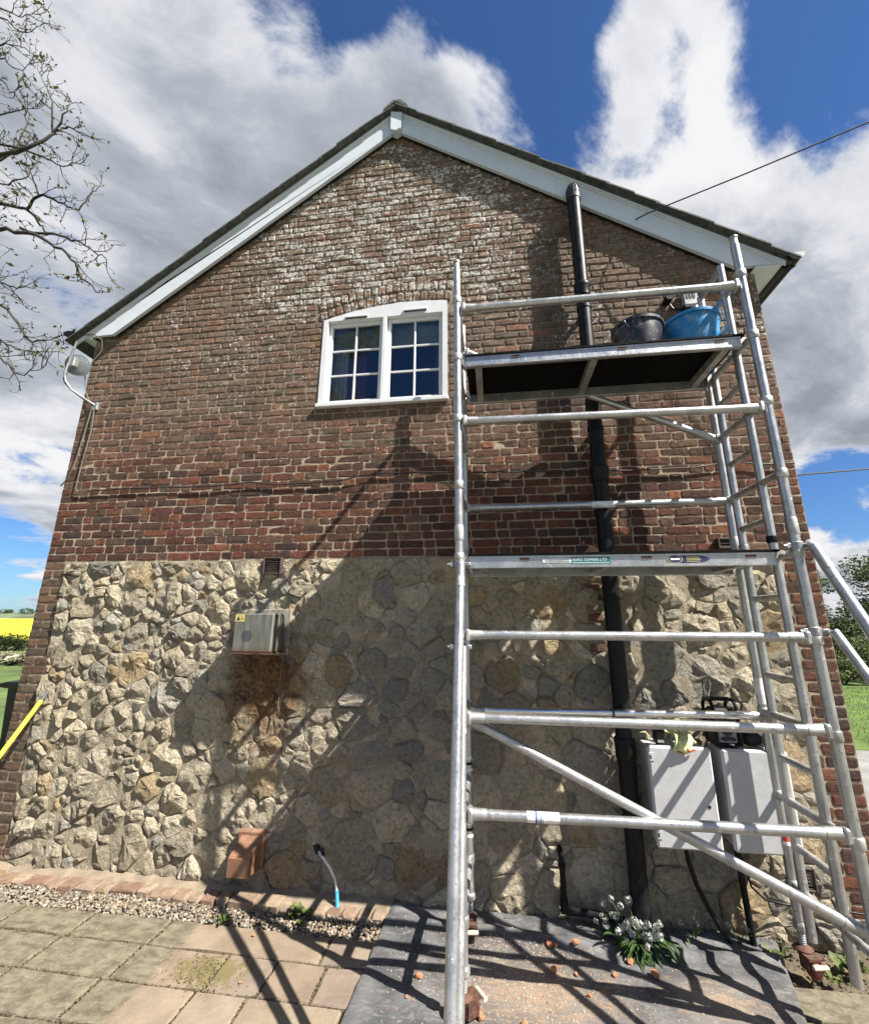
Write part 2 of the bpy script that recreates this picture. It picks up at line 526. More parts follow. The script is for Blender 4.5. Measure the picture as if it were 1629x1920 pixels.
# grey weathered face with pale lichen dots right of the flue
gz = t.m('MULTIPLY', t.rng(X_, 2.7, 3.1), t.rng(X_, 4.3, 3.6))
gz = t.m('MULTIPLY', gz, t.m('MULTIPLY', t.rng(Z_, .5, .95), t.rng(Z_, 2.0, 1.55)))
c = t.mix(t.m('MULTIPLY', gz, .5), c, (.20, .20, .20))
ld = t.m('MULTIPLY', t.rng(t.voro(p, 42, 'F1'), .26, .2), t.rng(t.noise(p, 6, 4), .52, .62))
c = t.mix(t.m('MULTIPLY', t.m('MULTIPLY', ld, gz), .9), c, (.58, .58, .56))
t.put(b['Base Color'], c); b['Roughness'].default_value = .93; b['Specular IOR Level'].default_value = .25
hh = t.m('ADD', t.m('MULTIPLY', n2, 1.0), t.m('ADD', t.m('MULTIPLY', n3, .35), t.m('MULTIPLY', crack, .22)))
t.put(b['Normal'], t.bump(hh, 1.0, .040))

# paving: riven, green with algae except where sheeting has lain and kept it clean
m, t, b = new_mat('riven_paving'); MT['slab'] = m
p = t.pos(); X_, Y_, Z_ = t.sep(p)
n1 = t.noise(p, 5, 6, .6); n2 = t.noise(p, 45, 6, .65); n4 = t.noise(t.vm('MULTIPLY', p, (1, 1.7, 1)), 11, 7, .7, .25)
clean = t.mix(t.rng(n1, .3, .7), (.195, .155, .117), (.265, .215, .165))
clean = t.mix(1.0, clean, t.attr(), 'MULTIPLY')
clean = t.mix(t.rng(n4, .6, .72, 0, .5), clean, (.42, .38, .31))
green = t.mix(t.rng(n4, .32, .66), (.092, .080, .056), (.195, .172, .122))
green = t.mix(t.rng(n2, .60, .70, 0, .6), green, (.34, .32, .26))
e = t.m('ADD', X_, t.m('MULTIPLY', t.m('SUBTRACT', t.noise(p, 16, 5, .7), .5), .10))
cl_ = t.m('MULTIPLY', t.rng(e, 2.10, 2.14), t.rng(e, 4.4, 4.2))
c = t.mix(cl_, green, clean)
ms = t.vm('LENGTH', t.vm('MULTIPLY', t.vm('SUBTRACT', p, (2.40, -.68, 0)), (2.2, 4.0, 0)))
ms = t.rng(t.m('ADD', ms, t.m('MULTIPLY', t.m('SUBTRACT', t.noise(p, 22, 5, .7), .5), 1.6)), .55, .25)
c = t.mix(t.m('MULTIPLY', ms, .75), c, (.13, .11, .035))
t.put(b['Base Color'], c); b['Roughness'].default_value = .88; b['Specular IOR Level'].default_value = .25
t.put(b['Normal'], t.bump(t.m('ADD', n4, t.m('MULTIPLY', n2, .4)), .5, .014))

# dark membrane sheet with mortar dust
m, t, b = new_mat('dusty_membrane'); MT['sheet'] = m
p = t.pos(); X_, Y_, Z_ = t.sep(p)
n1 = t.noise(p, 6, 6, .6); n2 = t.noise(t.vm('MULTIPLY', p, (1, 2.5, 1)), 18, 6, .7, .6); n3 = t.noise(p, 130, 4, .7)
c = t.mix(t.rng(n1, .3, .7), (.050, .052, .056), (.125, .125, .128))
c = t.mix(t.rng(n2, .50, .68, 0, .7), c, (.20, .19, .175))
du = t.vm('LENGTH', t.vm('MULTIPLY', t.vm('SUBTRACT', p, (4.15, -.62, 0)), (1.05, 2.2, 0)))
du2 = t.vm('LENGTH', t.vm('MULTIPLY', t.vm('SUBTRACT', p, (5.05, -.55, 0)), (1.5, 2.6, 0)))
dd = t.m('ADD', t.m('MINIMUM', du, t.m('ADD', du2, .12)), t.m('MULTIPLY', t.m('SUBTRACT', n2, .5), 2.2))
c = t.mix(t.rng(dd, .66, .0, 0, .85), c, t.mix(t.rng(n3, .3, .7), (.22, .16, .11), (.34, .26, .19)))
c = t.mix(t.rng(n3, .68, .72, 0, .9), c, (.42, .34, .26))
t.put(b['Base Color'], c); t.put(b['Roughness'], t.rng(n2, .3, .7, .5, .8))
t.put(b['Normal'], t.bump(t.m('ADD', n2, t.m('MULTIPLY', n3, .3)), .45, .01))

def leafy(name, a, c_, var_scale=5, trans=.25):
    m, t, b = new_mat(name)
    p = t.pos()
    n = t.noise(p, var_scale, 4)
    n2 = t.node('ShaderNodeObjectInfo').outputs['Random']
    col = t.mix(t.rng(n, .3, .7), a, c_)
    t.put(b['Base Color'], col)
    b['Roughness'].default_value = .6
    b['Specular IOR Level'].default_value = .3
    try:
        tr = t.node('ShaderNodeBsdfTranslucent'); t.put(tr.inputs[0], col)
        mxs = t.node('ShaderNodeMixShader'); mxs.inputs[0].default_value = trans
        out = [k for k in t.n if k.type == 'OUTPUT_MATERIAL'][0]
        pr = [k for k in t.n if k.type == 'BSDF_PRINCIPLED'][0]
        t.l.new(pr.outputs[0], mxs.inputs[1]); t.l.new(tr.outputs[0], mxs.inputs[2]); t.l.new(mxs.outputs[0], out.inputs[0])
    except Exception:
        pass
    return m

MT['leaf_young'] = leafy('young_leaf', (.06, .062, .014), (.13, .125, .03), 9, .25)
MT['leaf_garlic'] = leafy('strap_leaf', (.025, .055, .014), (.06, .11, .03), 20, .2)
MT['leaf_weed'] = leafy('weed_leaf', (.06, .085, .02), (.13, .16, .05), 20)
MT['leaf_hedge'] = leafy('hedge_leaf', (.025, .042, .012), (.06, .085, .022), 1.2)
MT['leaf_tree'] = leafy('tree_leaf', (.045, .065, .018), (.10, .125, .035), .8)
MT['leaf_shrub'] = leafy('shrub_leaf', (.05, .085, .025), (.12, .15, .05), 1.5)
MT['leaf_pale'] = leafy('pale_grass', (.24, .23, .14), (.42, .40, .28), 4)
MT['petal'] = plain('white_petal', (.50, .51, .46), .7, 0, .08, 30, 0)
MT['stem'] = plain('green_stem', (.08, .12, .03), .6)
MT['bark'] = plain('bark', (.036, .031, .026), .85, 0, .4, 14, .6, 50, .02)
MT['grass'] = leafy('grass', (.055, .10, .012), (.11, .165, .028), 3)
MT['rape'] = plain('rapeseed', (.60, .47, .012), .9, 0, .25, .35, .6, 1.6, .4, dirt=(.30, .30, .03), dirt_amt=.6)
MT['far_hill'] = plain('far_hill', (.10, .13, .07), .95, 0, .5, .02, 0)
MT['earth'] = plain('earth', (.13, .10, .065), .95, 0, .35, 8, .8, 60, .02, dirt=(.07, .075, .03))
MT['tarmac'] = plain('concrete_yard', (.20, .20, .19), .9, 0, .2, 3, .4, 60, .01, dirt=(.13, .13, .12))
MT['lawn'] = plain('lawn', (.075, .125, .018), .95, 0, .35, 1.6, .8, 30, .03, dirt=(.13, .15, .05))
MT['meadow'] = plain('meadow', (.07, .11, .022), .95, 0, .4, .5, .8, 12, .05, dirt=(.16, .16, .07))
MT['path'] = plain('pale_track', (.42, .38, .30), .95, 0, .15, .7)
MT['pebble'] = None
m, t, b = new_mat('pebble'); MT['pebble'] = m
t.put(b['Base Color'], t.attr()); b['Roughness'].default_value = .8
t.put(b['Normal'], t.bump(t.noise(t.pos(), 150, 3), .4, .004))
m, t, b = new_mat('red_brick_rubble'); MT['chip'] = m
n = t.noise(t.pos(), 45, 5, .7)
t.put(b['Base Color'], t.ramp(n, [(.3, (.22, .07, .03)), (.55, (.42, .17, .085)), (.75, (.50, .36, .25))])); b['Roughness'].default_value = .95
t.put(b['Normal'], t.bump(n, .8, .01))
m, t, b = new_mat('kerb_brick'); MT['kerb'] = m
p = t.pos(); n = t.noise(p, 18, 6, .65)
c = t.mix(1.0, t.attr(), t.ramp(n, [(.3, (.6, .58, .55)), (.7, (1.25, 1.2, 1.15))]), 'MULTIPLY')
c = t.mix(t.rng(t.noise(p, 7, 5, .65), .56, .66, 0, .8), c, (.12, .105, .03))
t.put(b['Base Color'], c); b['Roughness'].default_value = .95
t.put(b['Normal'], t.bump(t.noise(p, 60, 6, .65), .6, .01))
MT['sand'] = plain('sandy_mortar', (.225, .18, .13), .95, 0, .2, 10, .6, 90, .01, dirt=(.20, .16, .08))

# window glass
m = bpy.data.materials.new('window_glass'); m.use_nodes = True; m.node_tree.nodes.clear(); t = NT(m.node_tree); MT['glass'] = m
g = t.node('ShaderNodeBsdfGlossy'); g.inputs['Roughness'].default_value = .0; g.inputs['Color'].default_value = (.95, .97, 1, 1)
tr = t.node('ShaderNodeBsdfTransparent'); tr.inputs[0].default_value = (.80, .84, .84, 1)
fr = t.node('ShaderNodeFresnel'); fr.inputs[0].default_value = 1.9
t.put(fr.inputs['Normal'], t.bump(t.noise(t.pos(), 2.5, 2), .06, .02))
mm = t.node('ShaderNodeMixShader'); oo = t.node('ShaderNodeOutputMaterial')
t.l.new(fr.outputs[0], mm.inputs[0]); t.l.new(tr.outputs[0], mm.inputs[1]); t.l.new(g.outputs[0], mm.inputs[2]); t.l.new(mm.outputs[0], oo.inputs[0])
# stainless flue
m, t, b = new_mat('stained_steel'); MT['flue'] = m
p = t.pos(); n = t.noise(t.vm('MULTIPLY', p, (3, 3, .6)), 9, 5, .6)
c = t.mix(t.rng(n, .3, .7), (.12, .125, .105), (.20, .20, .175))
c = t.mix(t.rng(t.m('ADD', t.sep(p)[2], t.m('MULTIPLY', n, .12)), 1.73, 1.66, 0, .7), c, (.13, .075, .045))
t.put(b['Base Color'], c); b['Metallic'].default_value = .3; t.put(b['Roughness'], t.rng(n, .3, .7, .5, .7))
t.put(b['Normal'], t.bump(t.noise(p, 14, 4), .12, .01))

# ------------------------------------------------------------------ the house: walls
WID = 6.237            # gable width
ZB = 2.336             # top of the stone base
AP = (3.10, 6.81)      # apex of the brickwork under the barge boards
def lowL(x): return 4.647 + .762 * (x - .277)
def lowR(x): return 4.791 + .708 * (5.961 - x)

house = thing('house', 'old brick gable end on a rubble stone base with white barge boards', 'house', (3.1, 3.0, 0))
WORLD['house'] = Vector((3.1, 3.0, 0))
WX0, WX1, WZ0, WZ1 = 2.458, 3.634, 3.712, 4.64     # window opening
ARCH = lambda x: 4.735 - .125 * ((x - 3.28) / .82) ** 2

core = MB()
GX = [.0, WX0 + .03, WX1 - .03, WID]
zs = [-.3, WZ0 + .02, WZ1 - .02]
for j in range(2):
    for i in range(3):
        if i == 1 and j == 1: continue
        core.add([(GX[i], 0, zs[j]), (GX[i + 1], 0, zs[j]), (GX[i + 1], 0, zs[j + 1]), (GX[i], 0, zs[j + 1])], [(0, 1, 2, 3)])
zt = zs[2]
core.add([(0, 0, zt), (GX[1], 0, zt), (GX[2], 0, zt), (WID, 0, zt), (WID, 0, lowR(WID) + .2), (AP[0], 0, AP[1] + .2), (0, 0, lowL(0) + .2)], [(0, 1, 2, 3, 4, 5, 6)])
rv = .22
for (a, c_) in (((GX[1], zs[1]), (GX[2], zs[1])), ((GX[2], zs[1]), (GX[2], zs[2])), ((GX[2], zs[2]), (GX[1], zs[2])), ((GX[1], zs[2]), (GX[1], zs[1]))):
    core.add([(a[0], 0, a[1]), (a[0], rv, a[1]), (c_[0], rv, c_[1]), (c_[0], 0, c_[1])], [(0, 1, 2, 3)])
wall = core.build('gable_wall', MT['mortar'], house)

def brick_col(z):
    """an old hand-made brick's colour: redder low down, browner in the gable"""
    k = random.random()
    if z < 3.25:
        pal = [((.150, .056, .036), 4), ((.108, .048, .034), 5), ((.075, .040, .032), 4), ((.19, .072, .042), 1.8), ((.050, .036, .032), 2.5), ((.14, .090, .062), 2)]
    else:
        pal = [((.145, .088, .062), 5), ((.122, .077, .056), 5), ((.165, .086, .056), 3.2), ((.085, .062, .050), 2.5), ((.19, .092, .057), .8), ((.165, .125, .090), 2)]
    if 3.1 < z < 3.7 and random.random() < .5:
        pal = [((.145, .075, .050), 4), ((.11, .066, .046), 4)]
    if z < 3.7: pal = [(tuple(.68 * a_ + .32 * b_ for a_, b_ in zip(c_, (.108, .055, .040))), q_) for c_, q_ in pal]
    s = sum(q for _, q in pal) * k
    for cc_, q_ in pal:
        s -= q_
        if s <= 0: break
    if random.random() < .012: cc_ = (.23, .095, .053)
    f = random.uniform(.8, 1.2) * (.84 if z < 3.25 else .90)
    return tuple(max(.01, k_ * f * random.uniform(.94, 1.06)) for k_ in cc_)

def brick_geo(cx, cz, w_, h_, depth, wear, rot=0.0):
    """front-facing brick, worn at its edges; returns verts around (cx, cz) and faces"""
    us = [0, .10 if w_ < .14 else .06, .5, .90 if w_ < .14 else .94, 1]
    vs_ = [0, .17, .83, 1]
    y0 = -depth + random.uniform(-.0015, .0015)
    tilt = random.uniform(-.02, .02)
    V, F = [], []
    for j, v in enumerate(vs_):
        for i, u in enumerate(us):
            x = (u - .5) * w_; z = (v - .5) * h_
            ex = i in (0, 4); ez = j in (0, 3)
            y = y0 + tilt * x
            if ex or ez:
                y += wear * random.uniform(.5, 1.2)
                if ex and ez:
                    y += wear * .6
                    x *= 1 - random.uniform(0, .10) * (.10 / w_); z *= 1 - random.uniform(0, .22)
                x += random.uniform(-.003, .003); z += random.uniform(-.0025, .0025)
            else:
                y += random.uniform(-.0015, .002)
                if random.random() < .06: y += wear * .7
            V.append((x, y, z))
    n = len(us)
    for j in range(len(vs_) - 1):
        for i in range(n - 1):
            a = j * n + i
            F.append((a, a + 1, a + n + 1, a + n))
    per = [i for i in range(n)] + [j * n + n - 1 for j in range(1, 4)] + [3 * n + i for i in range(n - 2, -1, -1)] + [j * n for j in (2, 1)]
    b0 = len(V)
    for k in per:
        V.append((V[k][0], .02, V[k][2]))
    L = len(per)
    for k in range(L):
        F.append((per[k], b0 + k, b0 + (k + 1) % L, per[(k + 1) % L]))
    if rot:
        cr, sr = math.cos(rot), math.sin(rot)
        V = [(x * cr - z * sr, y, x * sr + z * cr) for x, y, z in V]
    return [(x + cx, y, z + cz) for x, y, z in V], F

bricks = []     # (cx, cz, w, h, depth, wear, rot, colour)
HOLES = [(4.062, 4.845)]
def fill(x0, x1, z, h, phase):
    """lay one course from x0 to x1"""
    x = x0
    k = phase
    while x < x1 - .02:
        L = (.205 if k % 2 == 0 else .098) * random.uniform(.93, 1.07)
        if random.random() < .07: L = random.uniform(.06, .16)
        if x1 - (x + L) < .05: L = x1 - x
        up = min(1, max(0, (z - 3.4) / 1.4))
        j = random.uniform(.007, .012)
        cx = x + L / 2
        if not any(abs(cx - hx) < L / 2 + .0 and abs(z + h / 2 - hz) < h / 2 for hx, hz in HOLES):
            bricks.append((cx, z + h / 2 + random.uniform(-.003, .003), L - j, h - random.uniform(.008, .012), .003 + .005 * up + random.uniform(0, .0025), .0022 + .0032 * up, random.uniform(-.012, .012), brick_col(z)))
        x += L
        k += 1

CH = .0687
nc = int((AP[1] + .1 - ZB) / CH)
for i in range(nc):
    z = ZB + i * CH
    zm = z + CH / 2
    x0, x1 = 0.0, WID
    if zm > lowL(0): x0 = max(0, (zm - 4.647) / .762 + .277 - .03)
    if zm > lowR(WID): x1 = min(WID, 5.961 - (zm - 4.791) / .708 + .03)
    if x1 - x0 < .08: continue
    ph = i % 2
    x0b = x0 - random.uniform(0, .1) if x0 > 0 else x0
    # gaps for window, its arch and the air vents
    cut = None
    if WZ0 - .005 < zm < 4.60: cut = (WX0 - .012, WX1 + .012)
    elif 4.60 <= zm < 5.0:
        inside = [x for x in np.linspace(2.38, 3.70, 300) if zm < ARCH(min(max(x, 2.46), 3.632)) + .215]
        if inside: cut = (min(inside) - .004, max(inside) + .004)
    if cut:
        fill(x0b, cut[0], z, CH, ph)
        fill(cut[1], x1, z, CH, ph + 1)
    else:
        fill(x0b, x1, z, CH, ph)
# arch: two rings of headers on end
for ring in range(2):
    nb = 17 if ring == 0 else 18
    for k in range(nb):
        u = (k + .5) / nb
        xx = 3.046 + (u - .5) * (1.26 + .04 * ring)
        xc = min(max(xx, 2.46), 3.632)
        zc = ARCH(xc) + .055 + .113 * ring
        rot = -(xx - 3.2) * .24
        wgt = (1.26 + .04 * ring) / nb - .009
        bricks.append((xx - math.sin(rot) * 0, zc, wgt, .103, .016, .010, rot, brick_col(4.7)))
# brick quoins of the stone base
QH = .073
qn = int(ZB / QH)
for i in range(qn):
    z = i * QH
    for side in (0, 1):
        k = (i // 1) % 4
        parts = {0: [.105, .20], 1: [.205, .10], 2: [.10, .11], 3: [.215]}[k]
        if random.random() < .25: parts = parts + [.10]
        x = 0.0 if side == 0 else WID
        for L in parts:
            L *= random.uniform(.94, 1.05)
            if side == 1: L *= .98
            cx = x + L / 2 if side == 0 else x - L / 2
            cc_ = brick_col(2.6) if side else tuple(.55 * a_ + .45 * b_ for a_, b_ in zip(brick_col(4.2), (.105, .078, .055)))
            bricks.append((cx, z + QH / 2, L - .012, QH - .0145, .0045 + random.uniform(0, .003), .0025, 0, cc_))
            x += L if side == 0 else -L
bricks.append((4.062, 4.845, .105, .055, .001, .005, .08, (.055, .018, .012)))  # flush dark brick; the shade of a broken-out hole is put into its colour
# a toothed strip of brick left of the vent pipe inside the stone
for i in range(9):
    bricks.append((4.72 - random.uniform(0, .02), 1.66 + i * .071, random.uniform(.09, .12), .06, .022, .006, random.uniform(-.03, .03), brick_col(4)))

CAM = M.translation
bricks.sort(key=lambda q: ((q[0] - CAM.x) ** 2 + CAM.y ** 2 + (q[1] - CAM.z) ** 2) / (q[2] / .2))
rest = MB()
for i, q_ in enumerate(bricks):
    V, F = brick_geo(*q_[:7])
    if i < 300:
        MB().add(V, F, q_[7]).build('brick', MT['brick'], wall, col=True, at=(q_[0], 0, q_[1]))
    else:
        rest.add(V, F, q_[7])
tag(rest.build('brickwork', MT['brick'], wall, col=True), kind='stuff')

# ------------------------------------------------------------------ rubble stone base
def clip(poly, nx, nz, dd_):
    out = []
    for i in range(len(poly)):
        a, b_ = poly[i], poly[(i + 1) % len(poly)]
        da, db = a[0] * nx + a[1] * nz - dd_, b_[0] * nx + b_[1] * nz - dd_
        if da <= 0: out.append(a)
        if (da < 0) != (db < 0) and da != db:
            s_ = da / (da - db)
            out.append((a[0] + (b_[0] - a[0]) * s_, a[1] + (b_[1] - a[1]) * s_))
    return out

XL, XR = .22, 6.00
seeds = []
tries = 0
while tries < 9000:
    tries += 1
    x = random.uniform(XL, XR); z = random.uniform(0.0, ZB)
    right = min(1, max(0, (x - 2.5) / .5))
    r = random.choice((.05, .07, .095, .12, .155)) * (1 + .24 * right)
    if z < .55: r *= 1.15
    ok = all(((x - s[0]) / 1.3) ** 2 + ((z - s[1]) * 1.15) ** 2 > (.5 * (r + s[2])) ** 2 * 1.12 for s in seeds)
    if ok: seeds.append((x, z, r))
stones = []
sa_ = np.array(seeds)
for i, (x, z, r) in enumerate(seeds):
    poly = [(XL, -.02), (XR, -.02), (XR, ZB - .006), (XL, ZB - .006)]
    dq = np.hypot(sa_[:, 0] - x, sa_[:, 1] - z)
    for j in np.argsort(dq)[1:24]:
        x2, z2, r2 = seeds[j]
        ex, ez = x2 - x, z2 - z
        L = math.hypot(ex, ez)
        off = L / 2 + (r * r - r2 * r2) / (2 * L) * .8
        nx, nz = ex / L, ez / L
        poly = clip(poly, nx, nz, x * nx + z * nz + off)
        if len(poly) < 3: break
    if len(poly) < 3: continue
    ar = .5 * abs(sum(poly[k][0] * poly[(k + 1) % len(poly)][1] - poly[(k + 1) % len(poly)][0] * poly[k][1] for k in range(len(poly))))
    if ar < .0016: continue
    stones.append((poly, ar))

def stone_geo(poly, ar):
    cx = sum(p_[0] for p_ in poly) / len(poly); cz = sum(p_[1] for p_ in poly) / len(poly)
    right = min(1, max(0, (cx - 2.45) / .45))
    lit_r = min(1, max(0, (cx - 4.75) / .3)) * min(1, max(0, (cz - .9) / .3))
    right = max(0, right - .75 * lit_r)
    # resample the outline and roughen it
    pts = []
    for k in range(len(poly)):
        a, b_ = Vector(poly[k]), Vector(poly[(k + 1) % len(poly)])
        L = (b_ - a).length
        if L < .008: continue
        m_ = max(1, min(4, int(L / .035)))
        for s_ in range(m_):
            pts.append(a.lerp(b_, s_ / m_))
    n = len(pts)
    if n < 4: return None
    sm = []
    for k in range(n):
        sm.append(pts[k] * .86 + (pts[k - 1] + pts[(k + 1) % n]) * .07)
    c0 = Vector((cx, cz))
    siz = math.sqrt(ar)
    joint = random.uniform(.0018, .0042) + (random.uniform(.0, .004) * (1 - right))
    out = []
    for q_ in sm:
        dv = q_ - c0
        L = dv.length
        q2 = c0 + dv * max(.4, (L - joint) / L) + Vector((random.uniform(-1, 1), random.uniform(-1, 1))) * (.004 + .003 * (1 - right))
        out.append(q2)
    h = (random.uniform(.016, .040) * (1 - right) + random.uniform(.016, .036) * right) * min(1.25, max(.65, siz / .13))
    # a split face: a few planes cut across one another
    planes = []
    for _ in range(random.randint(3, 5)):
        a_ = random.uniform(0, 6.28); st_ = random.uniform(.08, .50) * (1 - right) + random.uniform(.05, .32) * right
        planes.append((math.cos(a_) * st_, math.sin(a_) * st_, h * random.uniform(.75, 1.25)))
    sd = random.uniform(0, 90)
    def face(q_):
        dq_ = q_ - c0
        y = min(k_[2] + dq_.x * k_[0] + dq_.y * k_[1] for k_ in planes)
        y += mnoise.fractal(Vector((q_.x * 22, q_.y * 22, sd)), 1.0, 2.0, 3) * h * .34
        return y
    V, F = [], []
    rings = [(1.0, None), (1.0, .50), (.92, .90), (.66, 1.0), (.36, 1.0)]
    for ri, (sc, hh_) in enumerate(rings):
        for k, q_ in enumerate(out):
            f_ = sc if ri < 2 else sc * random.uniform(.90, 1.08)
            q3 = c0 + (q_ - c0) * min(f_, 1)
            if hh_ is None: y = .03
            else: y = -max(.0045, face(q3) * hh_)
            V.append((q3.x, y, q3.y))
    V.append((cx, -max(.005, face(c0)), cz))
    for ri in range(4):
        for k in range(n):
            k2 = (k + 1) % n
            F.append((ri * n + k, ri * n + k2, (ri + 1) * n + k2, (ri + 1) * n + k))
    for k in range(n):
        F.append((4 * n + k, 4 * n + (k + 1) % n, len(V) - 1))
    ar2 = sum(out[k].x * out[(k + 1) % n].y - out[(k + 1) % n].x * out[k].y for k in range(n))
    if ar2 < 0: F = [f_[::-1] for f_ in F]
    kk = random.random()
    pal = [((.53, .465, .345), 5), ((.48, .43, .33), 5), ((.41, .385, .325), 2.2), ((.47, .37, .235), 1.6), ((.58, .52, .405), 2.5)]
    s_ = sum(q_ for _, q_ in pal) * kk
    for cc_, q_ in pal:
        s_ -= q_
        if s_ <= 0: break
    f_ = random.uniform(.74, 1.18)
    return (cx, cz), V, F, tuple(k_ * f_ for k_ in cc_)

stones.sort(key=lambda s: -s[1])
rest = MB(); cnt = 0
for poly, ar in stones:
    g_ = stone_geo(poly, ar)
    if not g_: continue
    (cx, cz), V, F, col_ = g_
    if cnt < 300:
        MB().add(V, F, col_).build('stone', MT['stone'], wall, col=True, at=(cx, 0, cz))
    else:
        rest.add(V, F, col_)
    cnt += 1
if rest.v: tag(rest.build('rubble_filling', MT['stone'], wall, col=True), kind='stuff')
print('bricks', len(bricks), 'stones', cnt)

# bedding mortar, slopped unevenly over the joints between the stones
pt_ = MB(); dxg = .0145
nxg, nzg = int((XR - XL) / dxg), int((ZB + .01) / dxg)
vs = []
for j in range(nzg + 1):
    z = -.02 + (ZB + .012) * j / nzg
    for i in range(nxg + 1):
        x = XL + (XR - XL) * i / nxg
        rt = min(1, max(0, (x - 2.3) / .6)) * (1 - .6 * min(1, max(0, (x - 4.75) / .3)) * min(1, max(0, (z - .9) / .3)))
        n_ = mnoise.fractal(Vector((x * 9, z * 9, 4.2)), 1.0, 2.1, 4)
        y = -(.0030 + .0018 * rt + (.0056 + .0040 * rt) * n_ + .0012 * mnoise.noise(Vector((x * 70, z * 70, 1))))
        vs.append((x, min(-.0008, y), z))
fs = [(j * (nxg + 1) + i, j * (nxg + 1) + i + 1, (j + 1) * (nxg + 1) + i + 1, (j + 1) * (nxg + 1) + i) for j in range(nzg) for i in range(nxg)]
pt_.add(vs, fs).build('bedding_mortar', MT['mortar'], wall, smooth='all')

# other walls, upper floor
sw = MB()
sw.box((.02, .01, -.3), (.30, 6.0, 4.6)).box((WID - .30, .01, -.3), (WID - .02, 6.0, 4.6)).box((.30, 5.7, -.3), (WID - .30, 6.0, 4.6)).box((.30, .26, 2.3), (WID - .3, 5.7, 2.5)).box((.30, .26, 4.9), (WID - .3, 5.7, 5.0))
sw.build('side_wall', MT['mortar'], house)
rm = MB().box((1.6, 2.6, 2.5), (4.8, 2.7, 4.9)); rm.build('room_wall', MT['room_wall'], house)

# ------------------------------------------------------------------ window
YF = -.016
wf = MB()
head = [(WX0, 4.592)] + [(x, ARCH(x) - .002 + random.uniform(-.003, .003)) for x in np.linspace(WX0, WX1, 24)] + [(WX1, 4.592)]
wf.prism(head, YF, .07)
wf.box((WX0, YF, WZ0), (WX0 + .045, .07, 4.592)).box((WX1 - .042, YF, WZ0), (WX1, .07, 4.592))
wf.box((WX0 + .045, YF + .002, WZ0), (WX1 - .042, .07, WZ0 + .03))
win = wf.build('window', MT['white_window'], house)
MB().box((3.033, YF - .002, WZ0 + .030), (3.069, .068, 4.592), .004).build('mullion', MT['white_window'], win)
MB().box((WX0 - .014, YF - .03, WZ0 - .024), (WX1 + .012, .06, WZ0 + .014), .006).build('sill', MT['white_window'], win)
for (a, b_) in ((2.504, 3.032), (3.070, 3.591)):
    z0, z1 = WZ0 + .031, 4.591
    y0, y1 = .028, .066
    cs = MB()
    fw = .036
    cs.box((a, y0, z0), (a + fw, y1, z1), .003).box((b_ - fw, y0, z0), (b_, y1, z1), .003)
    cs.box((a + fw, y0 + .001, z0), (b_ - fw, y1, z0 + fw), .003).box((a + fw, y0 + .001, z1 - fw), (b_ - fw, y1, z1), .003)
    cs.build('casement', MT['white_window'], win)
    gx0, gx1, gz0, gz1 = a + fw, b_ - fw, z0 + fw, z1 - fw
    xm = (gx0 + gx1) / 2
    gb = .009
    MB().box((xm - gb, y0 + .006, gz0), (xm + gb, y1 - .006, gz1), .003).build('glazing_bar', MT['white_window'], win)
    hz = [gz0 + (gz1 - gz0) * k / 3 for k in range(4)]
    for k in (1, 2):
        MB().box((gx0, y0 + .008, hz[k] - gb), (xm - gb, y1 - .008, hz[k] + gb), .003).build('glazing_bar', MT['white_window'], win)
        MB().box((xm + gb, y0 + .008, hz[k] - gb), (gx1, y1 - .008, hz[k] + gb), .003).build('glazing_bar', MT['white_window'], win)
    for (u0, u1) in ((gx0, xm - gb), (xm + gb, gx1)):
        for k in range(3):
            tx, tz = random.uniform(-.004, .004), random.uniform(-.004, .004)
            MB().add([(u0 - .004, .048 - tx, hz[k] - tz), (u1 + .004, .048 + tx, hz[k] - tz), (u1 + .004, .048 + tx, hz[k + 1] + tz), (u0 - .004, .048 - tx, hz[k + 1] + tz)], [(0, 1, 2, 3)]).build('pane', MT['glass'], win)
    xv = (a + b_) / 2; vz = 0 if a < 3 else .018
    tv = MB().box((xv - .10, YF - .016, 4.607 + vz), (xv + .12, YF - .001, 4.628 + vz), .004)
    tv.build('trickle_vent', MT['white_window'], win)
    MB().box((xv - .095, YF - .014, 4.599 + vz), (xv + .115, YF - .003, 4.6065 + vz)).build('vent_slot', MT['black_matt'], win)
def drape(x0, x1, z0, z1, y, amp, nfold):
    o_ = MB(); n = 40
    vs = []
    for k in range(n + 1):
        u = k / n
        yy_ = y + amp * math.sin(u * nfold * 2 * math.pi)
        vs += [(x0 + (x1 - x0) * u, yy_, z0), (x0 + (x1 - x0) * u, yy_ + .01, z1)]
    fs = [(2 * k, 2 * k + 2, 2 * k + 3, 2 * k + 1) for k in range(n)]
    return o_.add(vs, fs)
drape(2.50, 2.67, 3.72, 4.60, .14, .015, 4).build('curtain', MT['curtain'], win, smooth='all')
drape(2.66, 2.83, 3.72, 4.60, .19, .015, 4).build('curtain', MT['curtain_plum'], win, smooth='all')
drape(3.50, 3.62, 3.72, 4.60, .19, .015, 3).build('curtain', MT['curtain_plum'], win, smooth='all')
drape(2.48, 3.60, 4.36, 4.60, .11, .004, 9).build('blind', MT['blind'], win, smooth='all')

